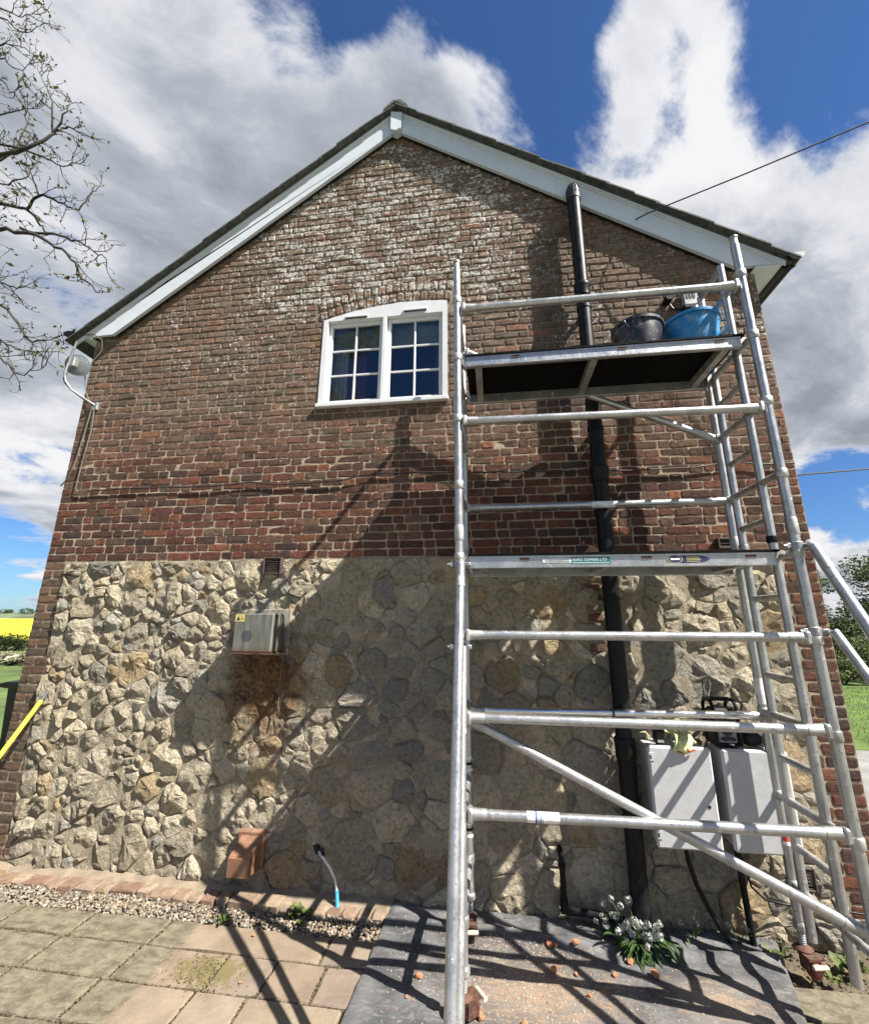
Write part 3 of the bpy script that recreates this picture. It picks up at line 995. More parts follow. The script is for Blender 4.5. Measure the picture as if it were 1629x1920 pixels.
# ------------------------------------------------------------------ roof, barge boards, gutters
def topL(x): return 4.678 + .7667 * (x + .063)
def topR(x): return 4.763 + .704 * (6.453 - x)
XA = 3.112
roof = MB()
for (x0, x1, fn) in ((-.16, XA, topL), (XA, 6.47, topR)):
    q_ = [(x0, -.10, fn(x0) - .06), (x1, -.10, fn(x1) - .06), (x1, 6.2, fn(x1) - .06), (x0, 6.2, fn(x0) - .06)]
    roof.add(q_ + [(a, b_, c_ + .03) for a, b_, c_ in q_], [(0, 3, 2, 1), (4, 5, 6, 7), (0, 1, 5, 4), (2, 3, 7, 6), (0, 4, 7, 3), (1, 2, 6, 5)])
roofo = roof.build('roof', MT['slate'], house)
def tile_strip(x0, x1, fn, n):
    """verge tiles, each lapping the one below"""
    d_ = abs(x1 - x0) / n
    sgn = 1 if x1 > x0 else -1
    for k in range(n):
        a = x0 + sgn * d_ * k; b_ = x0 + sgn * d_ * (k + 1.18)
        jit = random.uniform(-.006, .006); yj = random.uniform(-.006, .006)
        za, zb_ = fn(a), fn(b_)
        th = .016
        lift = .014
        q_ = [(a, za - .030 + lift), (b_, zb_ - .030 + .002), (b_, zb_ - .030 + .002 - th), (a, za - .030 + lift - th)]
        yield MB().prism([(x_, z_ + jit * .3) for x_, z_ in q_], -.152 + yj, .25)
for fn, x0, x1 in ((topL, -.20, XA - .03), (topR, 6.51, XA + .03)):
    for mb in tile_strip(x0, x1, fn, 17):
        mb.build('tile', MT['slate'], roofo)
# remaining tile courses behind the verge
big_ = MB()
for fn, x0, x1 in ((topL, -.20, XA - .03), (topR, 6.51, XA + .03)):
    d_ = abs(x1 - x0) / 17; sgn = 1 if x1 > x0 else -1
    for k in range(17):
        a = x0 + sgn * d_ * k; b_ = x0 + sgn * d_ * (k + 1.18)
        for j in range(20):
            y0 = .255 + j * .3
            big_.prism([(a, fn(a) - .004), (b_, fn(b_) - .028), (b_, fn(b_) - .048), (a, fn(a) - .024)], y0, y0 + .294)
tag(big_.build('tiling', MT['slate'], roofo), kind='stuff')
for k in range(3):
    y0 = -.15 + k * .45
    MB().prism([(XA - .13, topL(XA - .13) + .01), (XA - .03, topL(XA) + .018), (XA + .05, topL(XA) + .012), (XA + .13, topR(XA + .13) + .01), (XA + .13, topR(XA + .13) - .02), (XA, topL(XA) - .0), (XA - .13, topL(XA - .13) - .02)], y0, y0 + .44).build('ridge_tile', MT['slate'], roofo)

# left and right barge boards, with moulding under the tiles
bl = MB().prism([(-.115, 4.615), (.255, lowL(.25)), (XA - .05, lowL(XA - .05)), (XA - .05, topL(XA - .05) - .060), (-.10, topL(-.10) - .060)], -.075, -.045).build('barge_board', MT['white_paint'], house)
br = MB().prism([(6.415, 4.708), (6.06, lowR(6.06)), (XA + .06, lowR(XA + .06)), (XA + .06, topR(XA + .06) - .060), (6.40, topR(6.40) - .060)], -.075, -.045).build('barge_board', MT['white_paint'], house)
for par, fn, x0, x1 in ((bl, topL, -.13, XA - .05), (br, topR, 6.43, XA + .06)):
    for (d0, d1, yo) in ((.056, .082, -.094), (.0825, .100, -.084)):
        MB().prism([(x0, fn(x0) - d0), (x1, fn(x1) - d0), (x1, fn(x1) - d1), (x0, fn(x0) - d1)], yo, -.0755).build('moulding', MT['white_paint'], par)
MB().prism([(XA - .055, topL(XA) - .085), (XA + .065, topR(XA + .06) - .08), (XA + .055, 6.785), (XA + .005, 6.755), (XA - .05, 6.785)], -.115, -.03).build('apex_block', MT['white_paint'], house)
sf = MB()
for pts in ([(.255, lowL(.25)), (XA, lowL(XA))], [(6.06, lowR(6.06)), (XA, lowR(XA))]):
    (xa, za), (xb, zb_) = pts
    sf.add([(xa, -.044, za + .015), (xb, -.044, zb_ + .015), (xb, .03, zb_ + .015), (xa, .03, za + .015)], [(0, 1, 2, 3)])
sf.build('verge_soffit', MT['black_matt'], house)
for s_, (xe, xw, z_) in enumerate(((-.115, .02, 4.60), (6.415, WID - .02, 4.695))):
    so_ = MB()
    lo_, hi_ = min(xe, xw), max(xe, xw)
    so_.box((lo_ - .01 * (s_ == 1), -.074, z_), (hi_, 6.1, z_ + .012))
    fs_ = MB().box((xe - .012 if s_ == 0 else xe, -.07, z_ - .01), (xe if s_ == 0 else xe + .012, 6.1, z_ + .10))
    so_.build('soffit', MT['white_paint'], house)
    fs_.build('fascia', MT['black_plastic'], house)
    xg = xe - .075 if s_ == 0 else xe + .075
    zg = z_ + .055
    gu = MB(); vs, fs = [], []
    K = 10
    for yy_ in (-.13, 6.1):
        for rr in (.056, .051):
            for k in range(K + 1):
                an = math.pi + math.pi * k / K
                vs.append((xg + rr * math.cos(an), yy_, zg + rr * math.sin(an)))
    n = K + 1
    for k in range(K):
        fs += [(k, k + 2 * n, k + 2 * n + 1, k + 1), (n + k, n + k + 1, 3 * n + k + 1, 3 * n + k)]
    gu.add(vs, fs)
    gut = gu.build('gutter', MT['black_plastic'], house, smooth=True)
    stop = MB().prism([(xg + .060 * math.cos(math.pi + math.pi * k / 12), zg + .060 * math.sin(math.pi + math.pi * k / 12)) for k in range(13)], -.140, -.131)
    stop.build('stop_end', MT['black_plastic'] if s_ == 0 else MT['gutter_grey'], gut)
    for yb in (-.06, .6, 1.3):
        bk = MB().prism([(xg + .066 * math.cos(math.pi + math.pi * k / 12), zg + .066 * math.sin(math.pi + math.pi * k / 12)) for k in range(13)] + [(xg + .057 * math.cos(2 * math.pi - math.pi * k / 12), zg + .057 * math.sin(2 * math.pi - math.pi * k / 12)) for k in range(13)], yb, yb + .03)
        sgn = 1 if s_ == 0 else -1
        bk.box((min(xg + sgn * .03, xg + sgn * .075), yb + .002, zg - .075), (max(xg + sgn * .03, xg + sgn * .075), yb + .028, zg - .03))
        bk.build('bracket', MT['black_plastic'], gut)

# air vents let into the wall
for (x0, x1, z0, z1, mat_) in ((2.112, 2.268, 2.203, 2.343, 'air_brick'), (5.60, 5.71, 2.357, 2.435, 'air_brick'), (5.755, 5.845, .285, .41, 'air_brick')):
    dp = .05
    av = MB()
    av.box((x0, -dp, z0), (x0 + .012, .01, z1), .003).box((x1 - .012, -dp, z0), (x1, .01, z1), .003).box((x0 + .012, -dp + .001, z0), (x1 - .012, .01, z0 + .012), .003).box((x0 + .012, -dp + .001, z1 - .012), (x1 - .012, .01, z1), .003)
    av.box((x0 + .012, -.012, z0 + .012), (x1 - .012, .01, z1 - .012))
    ao = av.build('air_vent', MT[mat_], house)
    k = max(4, int((z1 - z0) / .016))
    for i in range(1, k):
        zz = z0 + (z1 - z0) * i / k
        MB().add([(x0 + .012, -dp + .006, zz - .004), (x1 - .012, -dp + .006, zz - .004), (x1 - .012, -.014, zz + .006), (x0 + .012, -.014, zz + .006), (x0 + .012, -dp + .006, zz - .001), (x1 - .012, -dp + .006, zz - .001), (x1 - .012, -.014, zz + .009), (x0 + .012, -.014, zz + .009)], [(0, 1, 2, 3), (4, 7, 6, 5), (0, 4, 5, 1), (1, 5, 6, 2), (0, 3, 7, 4)]).build('slat', MT[mat_], ao)

# ------------------------------------------------------------------ ground
def sheet(name, pts, z, mat_, kind='structure'):
    o_ = MB().add([(x, y, z) for x, y in pts], [tuple(range(len(pts)))]).build(name, mat_)
    return tag(o_, kind=kind)
sheet('ground', [(-900, -900), (900, -900), (900, 1500), (-900, 1500)], -.06, MT['meadow'])
sheet('bare_earth', [(-1.6, -4.5), (8.2, -4.5), (8.2, .04), (-1.6, .04)], -.030, MT['earth'])
sheet('yard', [(6.3, .05), (40, .05), (40, 4.55), (6.3, 4.55)], -.012, MT['tarmac'])
sheet('unseen_bounce_ground', [(-14, -16), (20, -16), (20, -4.5), (-14, -4.5)], -.028, MT['tarmac'])  # unseen ground added behind the camera so the bounce light is less green
sheet('lawn', [(6.3, 4.56), (60, 4.56), (60, 12.0), (6.3, 12.0)], -.008, MT['lawn'])
sheet('track', [(-60, 14.5), (-4, 14.5), (-4, 17.2), (-60, 17.2)], -.02, MT['path'])
rp = []
for i in range(60):
    u = i / 59
    rp.append((-500 + 470 * u, 700))
fld = MB()
nx_, ny_ = 60, 60
vs = []; 
for j in range(ny_ + 1):
    for i in range(nx_ + 1):
        x = -420 + 405 * i / nx_; y = 24 + 330 * (j / ny_) ** 2
        vs.append((x, y, .35 + mnoise.noise(Vector((x * .9, y * .9, 0))) * .15 + .0035 * max(0, y - 60)))
fs = [(j * (nx_ + 1) + i, j * (nx_ + 1) + i + 1, (j + 1) * (nx_ + 1) + i + 1, (j + 1) * (nx_ + 1) + i) for j in range(ny_) for i in range(nx_)]
tag(fld.add(vs, fs).build('rapeseed_field', MT['rape']), kind='structure')
hl = MB(); vs = []
for i in range(81):
    x = -1300 + 1700 * i / 80
    h = 9 + 5 * mnoise.noise(Vector((x * .004, 3, 0))) + 1.2 * mnoise.noise(Vector((x * .03, 7, 0)))
    vs += [(x, 560, -2), (x, 640, h), (x, 900, h + 3)]
fs = [(3 * i + k, 3 * i + 3 + k, 3 * i + 4 + k, 3 * i + 1 + k) for i in range(80) for k in (0, 1)]
tag(hl.add(vs, fs).build('hills', MT['far_hill'], smooth='all'), kind='structure')

# paving slabs
pav = MB().add([(-1.5, -4.4, -.022), (5.9, -4.4, -.022), (5.9, -.33, -.022), (-1.5, -.33, -.022)], [(0, 1, 2, 3)]).build('paving', MT['earth'])
tag(pav, kind='structure')
rows = [(-.338, -.558, [-1.2, -.35, .28, .86, 1.38, 1.92, 2.97, 3.5, 4.1, 4.7, 5.3, 5.85]),
        (-.558, -.806, [-1.2, -.6, -.1, .4, .82, 1.36, 1.90, 2.45, 2.74, 3.02, 3.6, 4.2, 4.8, 5.25, 5.85]),
        (-.806, -1.06, [-1.2, -.5, .2, .75, 1.33, 1.87, 2.42, 2.70, 3.2, 3.8, 4.4, 5.0, 5.5, 5.85]),
        (-1.06, -1.5, [-1.2, -.6, 0, .6, 1.1, 1.55, 2.1, 2.7, 3.3, 3.9, 4.5, 5.1, 5.85]),
        (-1.5, -2.0, [-1.2, -.7, -.1, .5, 1.0, 1.6, 2.2, 2.8, 3.4, 4.0, 4.6, 5.2, 5.85])]
for y1, y0, xs in rows:
    for i in range(len(xs) - 1):
        g = .007
        a, b_, c_, e_ = xs[i] + g, xs[i + 1] - g, y0 + g, y1 - g
        n = 8
        vs, fs = [], []
        tl = random.uniform(-.004, .004); tl2 = random.uniform(-.004, .004)
        for j in range(n + 1):
            for k in range(n + 1):
                uu = [0, .015, .10, .3, .5, .7, .90, .985, 1]
                x = a + (b_ - a) * uu[k]; y = c_ + (e_ - c_) * uu[j]
                ed = k in (0, n) or j in (0, n)
                z = .002 + tl * (uu[k] - .5) + tl2 * (uu[j] - .5) + .004 * mnoise.noise(Vector((x * 7, y * 12, i * 3.1)))
                if ed:
                    z -= .006; x += random.uniform(-.004, .004); y += random.uniform(-.004, .004)
                vs.append((x, y, z))
        for j in range(n):
            for k in range(n):
                q_ = j * (n + 1) + k
                fs.append((q_, q_ + 1, q_ + n + 2, q_ + n + 1))
        per = list(range(n + 1)) + [(j * (n + 1) + n) for j in range(1, n + 1)] + [n * (n + 1) + k for k in range(n - 1, -1, -1)] + [j * (n + 1) for j in range(n - 1, 0, -1)]
        b0 = len(vs)
        for q_ in per: vs.append((vs[q_][0], vs[q_][1], -.02))
        for k in range(len(per)): fs.append((per[k], b0 + k, b0 + (k + 1) % len(per), per[(k + 1) % len(per)]))
        tint = random.uniform(.88, 1.1)
        MB().add(vs, fs, (tint, tint * random.uniform(.95, 1.02), tint * random.uniform(.92, 1.03))).build('paving_slab', MT['slab'], pav, col=True, at=((a + b_) / 2, (c_ + e_) / 2, 0))

# moss and grit lodged in the joints of the paving
mo = MB()
def grit(x, y, z, smax):
    pebble(mo, x, y, z, random.uniform(.0025, smax), random.choice([(.075, .065, .022), (.10, .085, .03), (.06, .048, .03), (.16, .125, .08), (.045, .036, .026)]))
MOSS = []
for y1, y0, xs in rows[:3]:
    for k in range(520):
        MOSS.append((random.uniform(.2, 3.2), y0 + random.gauss(0, .006), -.003, .007))
    for xj in xs:
        if .2 < xj < 3.2:
            for k in range(60): MOSS.append((xj + random.gauss(0, .006), random.uniform(y0, y1), -.003, .007))
for k in range(500): MOSS.append((random.gauss(2.38, .12), random.gauss(-.68, .06), .002, .005))
for k in range(900): MOSS.append((random.uniform(3.28, 5.6), -.03 - abs(random.gauss(0, .025)), .018 if random.random() < .6 else .03, .007))
for k in range(500): MOSS.append((random.uniform(5.4, 6.2), random.uniform(-.5, -.02), -.024, .010))

# brick edging along the wall foot, with a sandy fillet behind
edg = thing('brick_edging', 'low edging of old red bricks bedded in sandy mortar along the wall foot', 'edging', (1.5, -.1, 0))
WORLD[edg.name] = Vector((1.5, -.1, 0))
fi = MB(); vs = []
for i in range(90):
    x = -.35 + 3.62 * i / 89
    n_ = mnoise.noise(Vector((x * 6, 1, 0)))
    vs += [(x, .02, .056 + .012 * n_), (x, -.05 + .01 * n_, .038 + .01 * n_), (x, -.10 + .02 * n_, .020 + .006 * mnoise.noise(Vector((x * 14, 4, 0)))), (x, -.16, -.02)]
fi.add(vs, [(4 * i + k, 4 * i + k + 1, 4 * i + 5 + k, 4 * i + 4 + k) for i in range(89) for k in range(3)])
fi.build('mortar_fillet', MT['sand'], edg, smooth='all')
x = -.3
while x < 3.2:
    L = random.choice((.10, .105, .11, .20)) * random.uniform(.85, 1.08)
    top = .036 + random.uniform(-.012, .010)
    if x > 2.55: top -= .012
    y0 = -.185 + random.uniform(-.012, .012)
    mb = MB().box((x, y0, -.02), (x + L - .012, -.075 + random.uniform(-.01, .01), top), random.uniform(.006, .014), random.choice([(.24, .17, .125), (.28, .215, .16), (.20, .13, .095), (.24, .185, .14)]))
    mb.v = [(a + random.uniform(-.004, .004), b_ + random.uniform(-.004, .004), c_ + random.uniform(-.004, .004)) for a, b_, c_ in mb.v]
    if not (2.62 < x < 2.74): mb.build('brick', MT['kerb'], edg, col=True)
    x += L

# gravel strip
def pebble(mb, x, y, z, s, col):
    ph = [(1, 0, 0), (-1, 0, 0), (0, 1, 0), (0, -1, 0), (0, 0, 1), (0, 0, -1)]
    ph += [(a * .62, b_ * .62, c_ * .62) for a in (-1, 1) for b_ in (-1, 1) for c_ in (-1, 1)]
    rz = random.uniform(0, 6.28); cr, sr = math.cos(rz), math.sin(rz)
    sx, sy, sz = s * random.uniform(.8, 1.4), s * random.uniform(.6, 1), s * random.uniform(.45, .8)
    V = []
    for a, b_, c_ in ph:
        f_ = random.uniform(.82, 1.12)
        a, b_, c_ = a * sx * f_, b_ * sy * f_, c_ * sz * f_
        V.append((x + a * cr - b_ * sr, y + a * sr + b_ * cr, z + c_))
    # cube corners 6..13 as index 6 + 4*i + 2*j + k
    I = lambda i, j, k: 6 + 4 * i + 2 * j + k
    F = []
    for f_, quad in ((0, [I(1,0,0), I(1,1,0), I(1,1,1), I(1,0,1)]), (1, [I(0,0,0), I(0,0,1), I(0,1,1), I(0,1,0)]), (2, [I(0,1,0), I(0,1,1), I(1,1,1), I(1,1,0)]), (3, [I(0,0,0), I(1,0,0), I(1,0,1), I(0,0,1)]), (4, [I(0,0,1), I(1,0,1), I(1,1,1), I(0,1,1)])):
        for k in range(4): F.append((f_, quad[k], quad[(k + 1) % 4]))
    mb.add(V, F, col)
gr = MB()
pc = [(.30, .25, .18), (.23, .19, .14), (.17, .135, .10), (.40, .35, .27), (.12, .09, .065), (.28, .20, .13), (.20, .185, .165)]
for i in range(5200):
    x = random.uniform(-.4, 3.24); y = random.uniform(-.345, -.165)
    if x > 2.45 and random.random() < .3: y = random.uniform(-.36, -.09)
    k = random.choice(pc)
    f_ = random.uniform(.6, 1.05)
    pebble(gr, x, y, -.012 + random.uniform(0, .022), random.uniform(.006, .0125), tuple(q_ * f_ for q_ in k))
for g_ in MOSS: grit(*g_)
tag(mo.build('moss_and_grit', MT['pebble'], col=True), 'dark moss and grit lodged in paving joints and along the wall foot', 'moss', kind='stuff')
gro = gr.build('gravel', MT['pebble'], col=True, smooth='all')
tag(gro, 'strip of mixed brown and cream pea gravel between edging and paving', 'gravel', kind='stuff')

# membrane sheet on the paving under the tower
sh = MB(); nx_, ny_ = 90, 60
def sheet_z(x, y):
    z = .020 + .006 * mnoise.noise(Vector((x * 2.2, y * 5, 2))) + .004 * mnoise.noise(Vector((x * 9, y * 9, 5)))
    z += .024 * math.exp(-((y + .20 + .03 * math.sin(x * 3)) / .030) ** 2) + .010 * mnoise.noise(Vector((x * 5 + y * 3, y * 2 - x, 9))) + .006 * abs(mnoise.noise(Vector((x * 3.1 - y * 4, y * 6, 3))))
    z += .012 * math.exp(-((y + .42 + .06 * math.sin(x * 1.7 + 1)) / .05) ** 2) * (.5 + .5 * math.sin(x * 4))
    z += .02 * max(0, (y + .12) / .1) if y > -.12 else 0
    return z
vs = []
for j in range(ny_ + 1):
    for i in range(nx_ + 1):
        u, v = i / nx_, j / ny_
        y = -.045 - 1.35 * v
        xl = 3.265 - .055 * (-y - .04) ; xr = 5.575 - .34 * (-y - .04)
        x = xl + (xr - xl) * u
        wob = .012 * mnoise.noise(Vector((x * 3, 0, 1)))
        z = sheet_z(x, y)
        if j == ny_ or i == 0 or i == nx_: z -= .006
        vs.append((x, y + (wob if j == 0 else 0), z))
fs = [(j * (nx_ + 1) + i + 1, j * (nx_ + 1) + i, (j + 1) * (nx_ + 1) + i, (j + 1) * (nx_ + 1) + i + 1) for j in range(ny_) for i in range(nx_)]
tag(sh.add(vs, fs).build('membrane_sheet', MT['sheet'], smooth='all'), 'wrinkled black membrane sheet strewn with brick dust under the tower', 'sheet')

# brick crumbs and chips
cr_ = MB()
for i in range(2200):
    k = random.random()
    if k < .55: x, y = random.gauss(4.15, .30), random.gauss(-.55, .17)
    elif k < .7: x, y = random.gauss(4.05, .18), random.gauss(-.30, .04)
    else: x, y = random.uniform(3.3, 5.3), random.uniform(-1.0, -.1)
    if not (3.25 < x < 5.35 and -1.2 < y < -.06): continue
    pebble(cr_, x, y, sheet_z(x, y) + .001, random.uniform(.0015, .0045), random.choice([(.38, .25, .16), (.44, .34, .25), (.30, .13, .075), (.45, .39, .31), (.40, .30, .2)]))
tag(cr_.build('brick_crumbs', MT['pebble'], col=True), 'scatter of pale mortar and brick crumbs over the black sheet', 'crumbs', kind='stuff')
chips = [(4.249, -.466, .022), (4.246, -.263, .022), (4.286, -.262, .014), (4.396, -.253, .02), (4.671, -.332, .026), (4.772, -.425, .03), (3.539, -.603, .019), (3.50, -.735, .010), (4.07, -.80, .022), (3.865, -.79, .022), (4.56, -.45, .014), (4.36, -.47, .013), (2.502, -.411, .012), (2.62, -.74, .010), (4.95, -.78, .016), (4.40, -.60, .011)]
for (x, y, s) in chips:
    mb = MB(); pebble(mb, 0, 0, 0, s, (.4, .16, .08))
    zb_ = sheet_z(x, y) if 3.25 < x < 5.4 else .004
    mn = min(v_[2] for v_ in mb.v)
    mb.v = [(a + x, b_ + y, c_ - mn * .85 + zb_) for a, b_, c_ in mb.v]
    on = x > 3.2
    tag(mb.build('brick_chip', MT['chip']), 'broken orange-red chip of brick lying on the black sheet' if on else 'small red brick chip lying on the pale paving', 'brick chip', 'brick chips on the sheet' if on else 'brick chips on the paving')

# ------------------------------------------------------------------ scaffold tower
tower = thing('scaffold_tower', 'aluminium scaffold tower with two platforms standing against the wall', 'scaffold tower', (4.7, -.5, 0))
WORLD[tower.name] = Vector((4.7, -.5, 0))
TXL, TXR, YN, YFAR = 3.788, 5.612, -.8125, -.235
RZ = lambda i: .8602 + .4498 * i
TR = .0254
def tubeo(name, a, b_, r=TR, mat_='alu', parent=tower, n=16):
    return MB().tube([a, b_], r, n).build(name, MT[mat_], parent, smooth=True)
def ring(parent, x, y, z, r=.032, h=.05, mat_='alu_dull'):
    return MB().lathe((x, y, z), [(r - .003, -h / 2), (r, -h / 2 + .004), (r, h / 2 - .004), (r - .003, h / 2)], 18).build('collar', MT[mat_], parent, smooth=True)
ups = {}
for (x, y, top) in ((TXL, YN, 4.27), (TXR, YN, 4.235), (TXL, YFAR, 4.24), (TXR, YFAR, 4.24)):
    zj = 2.36
    lo = tubeo('upright', (x, y, .225), (x, y, zj))
    hi = tubeo('upright', (x, y, zj), (x, y, top))
    ups[x, y] = (lo, hi)
    MB().lathe((x, y, zj), [(.0275, -.05), (.0290, -.045), (.0290, .03), (.0265, .045)], 18).build('spigot_joint', MT['alu_dull'], lo, smooth=True)
    if y == YN:
        MB().lathe((x, y, top), [(.0215, 0), (.0215, .045), (.019, .055)], 16).build('spigot', MT['alu_dull'], hi, smooth=True)
        MB().lathe((x, y, top + .055), [(.026, 0), (.026, .010), (.020, .013)], 16).build('end_cap', MT['alu_dull'], hi, smooth=True)
    for i in range(-1, 8):
        ring(lo if RZ(i) < zj else hi, x, y, RZ(i))
# ladder stiles of the right-hand frame
YB, YC = -.625, -.33
for yst in (YB, YC):
    tubeo('ladder_stile', (TXR, yst, .20), (TXR, yst, 2.30), .0235)
    st = tubeo('ladder_stile', (TXR, yst, 2.33), (TXR, yst, 4.25), .0235)
    MB().lathe((TXR, yst, 2.315), [(.027, -.02), (.029, -.012), (.029, .012), (.027, .02)], 16).build('collar', MT['black_plastic'] if yst == YB else MT['alu_dull'], st, smooth=True)
for i in range(-1, 8):
    tubeo('rung', (TXR, YFAR, RZ(i)), (TXR, YN, RZ(i)), .0215, 'alu_dull')
    tubeo('rung', (TXL, YFAR, RZ(i)), (TXL, YN, RZ(i)), .0215, 'alu_dull')
    tubeo('ladder_rung', (TXR, YC, RZ(i) + .2249), (TXR, YB, RZ(i) + .2249), .0195, 'alu_dull')
def brace(a, b_, mat_='alu', r=.0245, marks=()):
    a, b_ = Vector(a), Vector(b_)
    dv = (b_ - a).normalized()
    o_ = tubeo('brace', a, b_, r, mat_)
    for e_, s_ in ((a, 1), (b_, -1)):
        # hook: a flared casting that claws over the upright or rung
        p0 = e_ + dv * s_ * .055; p1 = e_ - dv * s_ * .012
        hk = MB().tube([p0 + dv * s_ * .03, p0, p1], [.0265, .0275, .031], 14)
        hk.box((e_.x - .014, e_.y - .034, e_.z - .036), (e_.x + .014, e_.y + .034, e_.z + .032), .008)
        hk.build('hook', MT['alu_dull'], o_, smooth=True)
    return o_
yb = YN
brace((TXL + .045, yb, 3.94), (TXR - .045, yb, 3.93))
brace((TXL + .045, yb, 3.09), (TXR - .045, yb, 3.07))
brace((TXL + .045, yb, 1.765), (TXR - .045, yb, 1.77))
b1 = brace((TXL + .045, yb - .012, 1.335), (TXR - .045, yb - .012, 1.335))
b0_ = brace((TXL + .045, yb, .875), (TXR - .045, yb, .892))
brace((TXL + .05, yb + .03, 1.315), (TXR - .03, yb + .03, .500))
brr = brace((TXL + .03, YFAR, 1.262), (TXR + .01, YFAR, 1.285), 'alu_polished')
b4 = brace((TXL + .03, YFAR, 2.66), (TXR + .01, YFAR, 2.66))
brace((TXL + .04, YFAR - .02, 3.97), (TXR - .02, YFAR - .02, 3.11))
def wrap(parent, p, dirv, L, r, mat_, name='sticker'):
    d_ = Vector(dirv).normalized(); p = Vector(p)
    return MB().tube([p - d_ * L / 2, p + d_ * L / 2], r, 16, caps=False).build(name, MT[mat_], parent, smooth=True)
stx = Vector((1, 0, .0096))
wrap(b0_, (4.20, yb, .879), stx, .16, .0252, 'sticker_white')
for k in range(4):
    wrap(b0_, (4.165 + k * .011, yb, .8785), stx, (.009, .004, .007, .003)[k], .0255, 'sticker_blue', 'print')
wrap(brr, (4.72, YFAR, 1.274), (1, 0, .012), .014, .0275, 'green_tape', 'tape')
wrap(b4, (4.78, YFAR, 2.66), (1, 0, 0), .16, .0252, 'sticker_white')
wrap(ups[TXR, YFAR][0], (TXR, YFAR, .640), (0, 0, 1), .03, .0262, 'sticker_red')
wrap(ups[TXR, YFAR][0], (TXR, YFAR, .615), (0, 0, 1), .02, .0260, 'sticker_white')
wrap(ups[TXR, YFAR][0], (TXR, YFAR, 1.43), (0, 0, 1), .15, .0260, 'sticker_white')
wrap(ups[TXL, YN][0], (TXL, YN, 1.20), (0, 0, 1), .09, .0260, 'sticker_white')
# taped hazard sleeve on the far left upright
for k in range(5):
    wrap(ups[TXL, YFAR][0], (TXL, YFAR, .98 - k * .035), (0, 0, 1), .017, .0275, 'black_plastic' if k % 2 else 'sticker_white', 'tape')
    wrap(ups[TXL, YFAR][0], (TXL, YFAR, .68 - k * .035), (0, 0, 1), .017, .0275, 'black_plastic' if k % 2 else 'sticker_white', 'tape')

def platform(z, x0, x1):
    y0, y1 = YN + .028, YFAR - .02
    dk = MB().box((x0 - .004, y0 - .012, z), (x1 + .02, y1 + .012, z + .012)).build('platform', MT['black_ply'], tower)
    bm_ = []
    for ya, yb_ in ((y0, y0 + .028), (y1 - .028, y1)):
        sb = MB().box((x0, ya, z - .074), (x1, yb_, z - .001), .003)
        outy = ya if ya == y0 else yb_
        s_ = -1 if ya == y0 else 1
        sb.box((x0 + .001, min(outy, outy + s_ * .006), z - .072), (x1 - .001, max(outy, outy + s_ * .006), z - .058)).box((x0 + .001, min(outy, outy + s_ * .005), z - .014), (x1 - .001, max(outy, outy + s_ * .005), z - .003))
        bm_.append(sb.build('side_beam', MT['alu'], dk))
    for xc in (x0 + .06, x0 + (x1 - x0) * .48, x1 - .09, x0 + .3, x1 - .36)[:3]:
        MB().box((xc, y0 + .029, z - .058), (xc + .045, y1 - .029, z - .002), .002).build('cross_member', MT['alu_dull'], dk)
    for xe, s_ in ((x0, -1), (x1, 1)):
        for ye in (y0 + .06, y1 - .06):
            mb = MB()
            prof = [(0, -.06), (0, -.005), (s_ * .03, .022), (s_ * .065, .026), (s_ * .082, .006), (s_ * .082, -.012), (s_ * .066, -.012), (s_ * .06, .004), (s_ * .04, .003), (s_ * .02, -.03)]
            mb.prism([(xe + a, z - .012 + b_) for a, b_ in prof], ye - .03, ye + .03)
            mb.build('hook', MT['alu_dull'], dk)
    for xv in (x0 + .3, x0 + .98, x1 - .15):
        MB().box((xv, y0 - .004, z - .030), (xv + .055, y0 - .0005, z - .014), .001).build('latch', MT['rust'], bm_[0])
    return dk, bm_[0], y0
pu, pub, _ = platform(RZ(6) + .018, TXL + .055, TXR - .055)
pl, plb, py0 = platform(RZ(3) + .010, TXL + .055, TXR - .095)

def text(body, size, loc, mat_, parent, rot=(R(90), 0, 0), align='LEFT', squash=1.0, name='lettering'):
    cu = bpy.data.curves.new(name, 'FONT')
    cu.body = body; cu.size = size; cu.align_x = align; cu.align_y = 'CENTER'
    to = bpy.data.objects.new(name, cu)
    C.objects.link(to)
    bpy.context.view_layer.update()
    me = bpy.data.meshes.new_from_object(to.evaluated_get(bpy.context.evaluated_depsgraph_get()))
    bpy.data.objects.remove(to)
    me.materials.clear(); me.materials.append(MT[mat_])
    o_ = bpy.data.objects.new(name, me)
    C.objects.link(o_)
    o_.parent = parent
    o_.rotation_euler = rot
    o_.scale = (squash, 1, 1)
    o_.location = Vector(loc) - wloc(parent)
    return o_
zc = RZ(3) + .010 - .036
ys = py0 - .001
stw = MB().box((4.275, ys - .0015, zc - .0095), (4.435, ys, zc + .0115)).build('sticker', MT['sticker_white'], plb)
stt = MB().box((4.437, ys - .0015, zc - .0175), (4.652, ys, zc + .0205)).build('sticker', MT['sticker_teal'], plb)
text('EURO TOWERS LTD', .0225, (4.443, ys - .003, zc + .005), 'print_white', plb, squash=.93)
MB().box((4.443, ys - .0022, zc - .0135), (4.646, ys - .0016, zc - .0105)).build('print', MT['print_white'], plb)
for k in range(2):
    MB().box((4.285, ys - .0022, zc - .005 + k * .009), (4.425, ys - .0016, zc - .002 + k * .009)).build('print', MT['print_dark'], plb)
ov = [(5.06 + .105 * math.cos(a) * (1 + .15 * math.cos(a)), zc + .002 + .024 * math.sin(a)) for a in np.linspace(0, 2 * math.pi, 30)[:-1]]
MB().prism(ov, ys - .0016, ys).build('sticker', MT['sticker_navy'], plb)
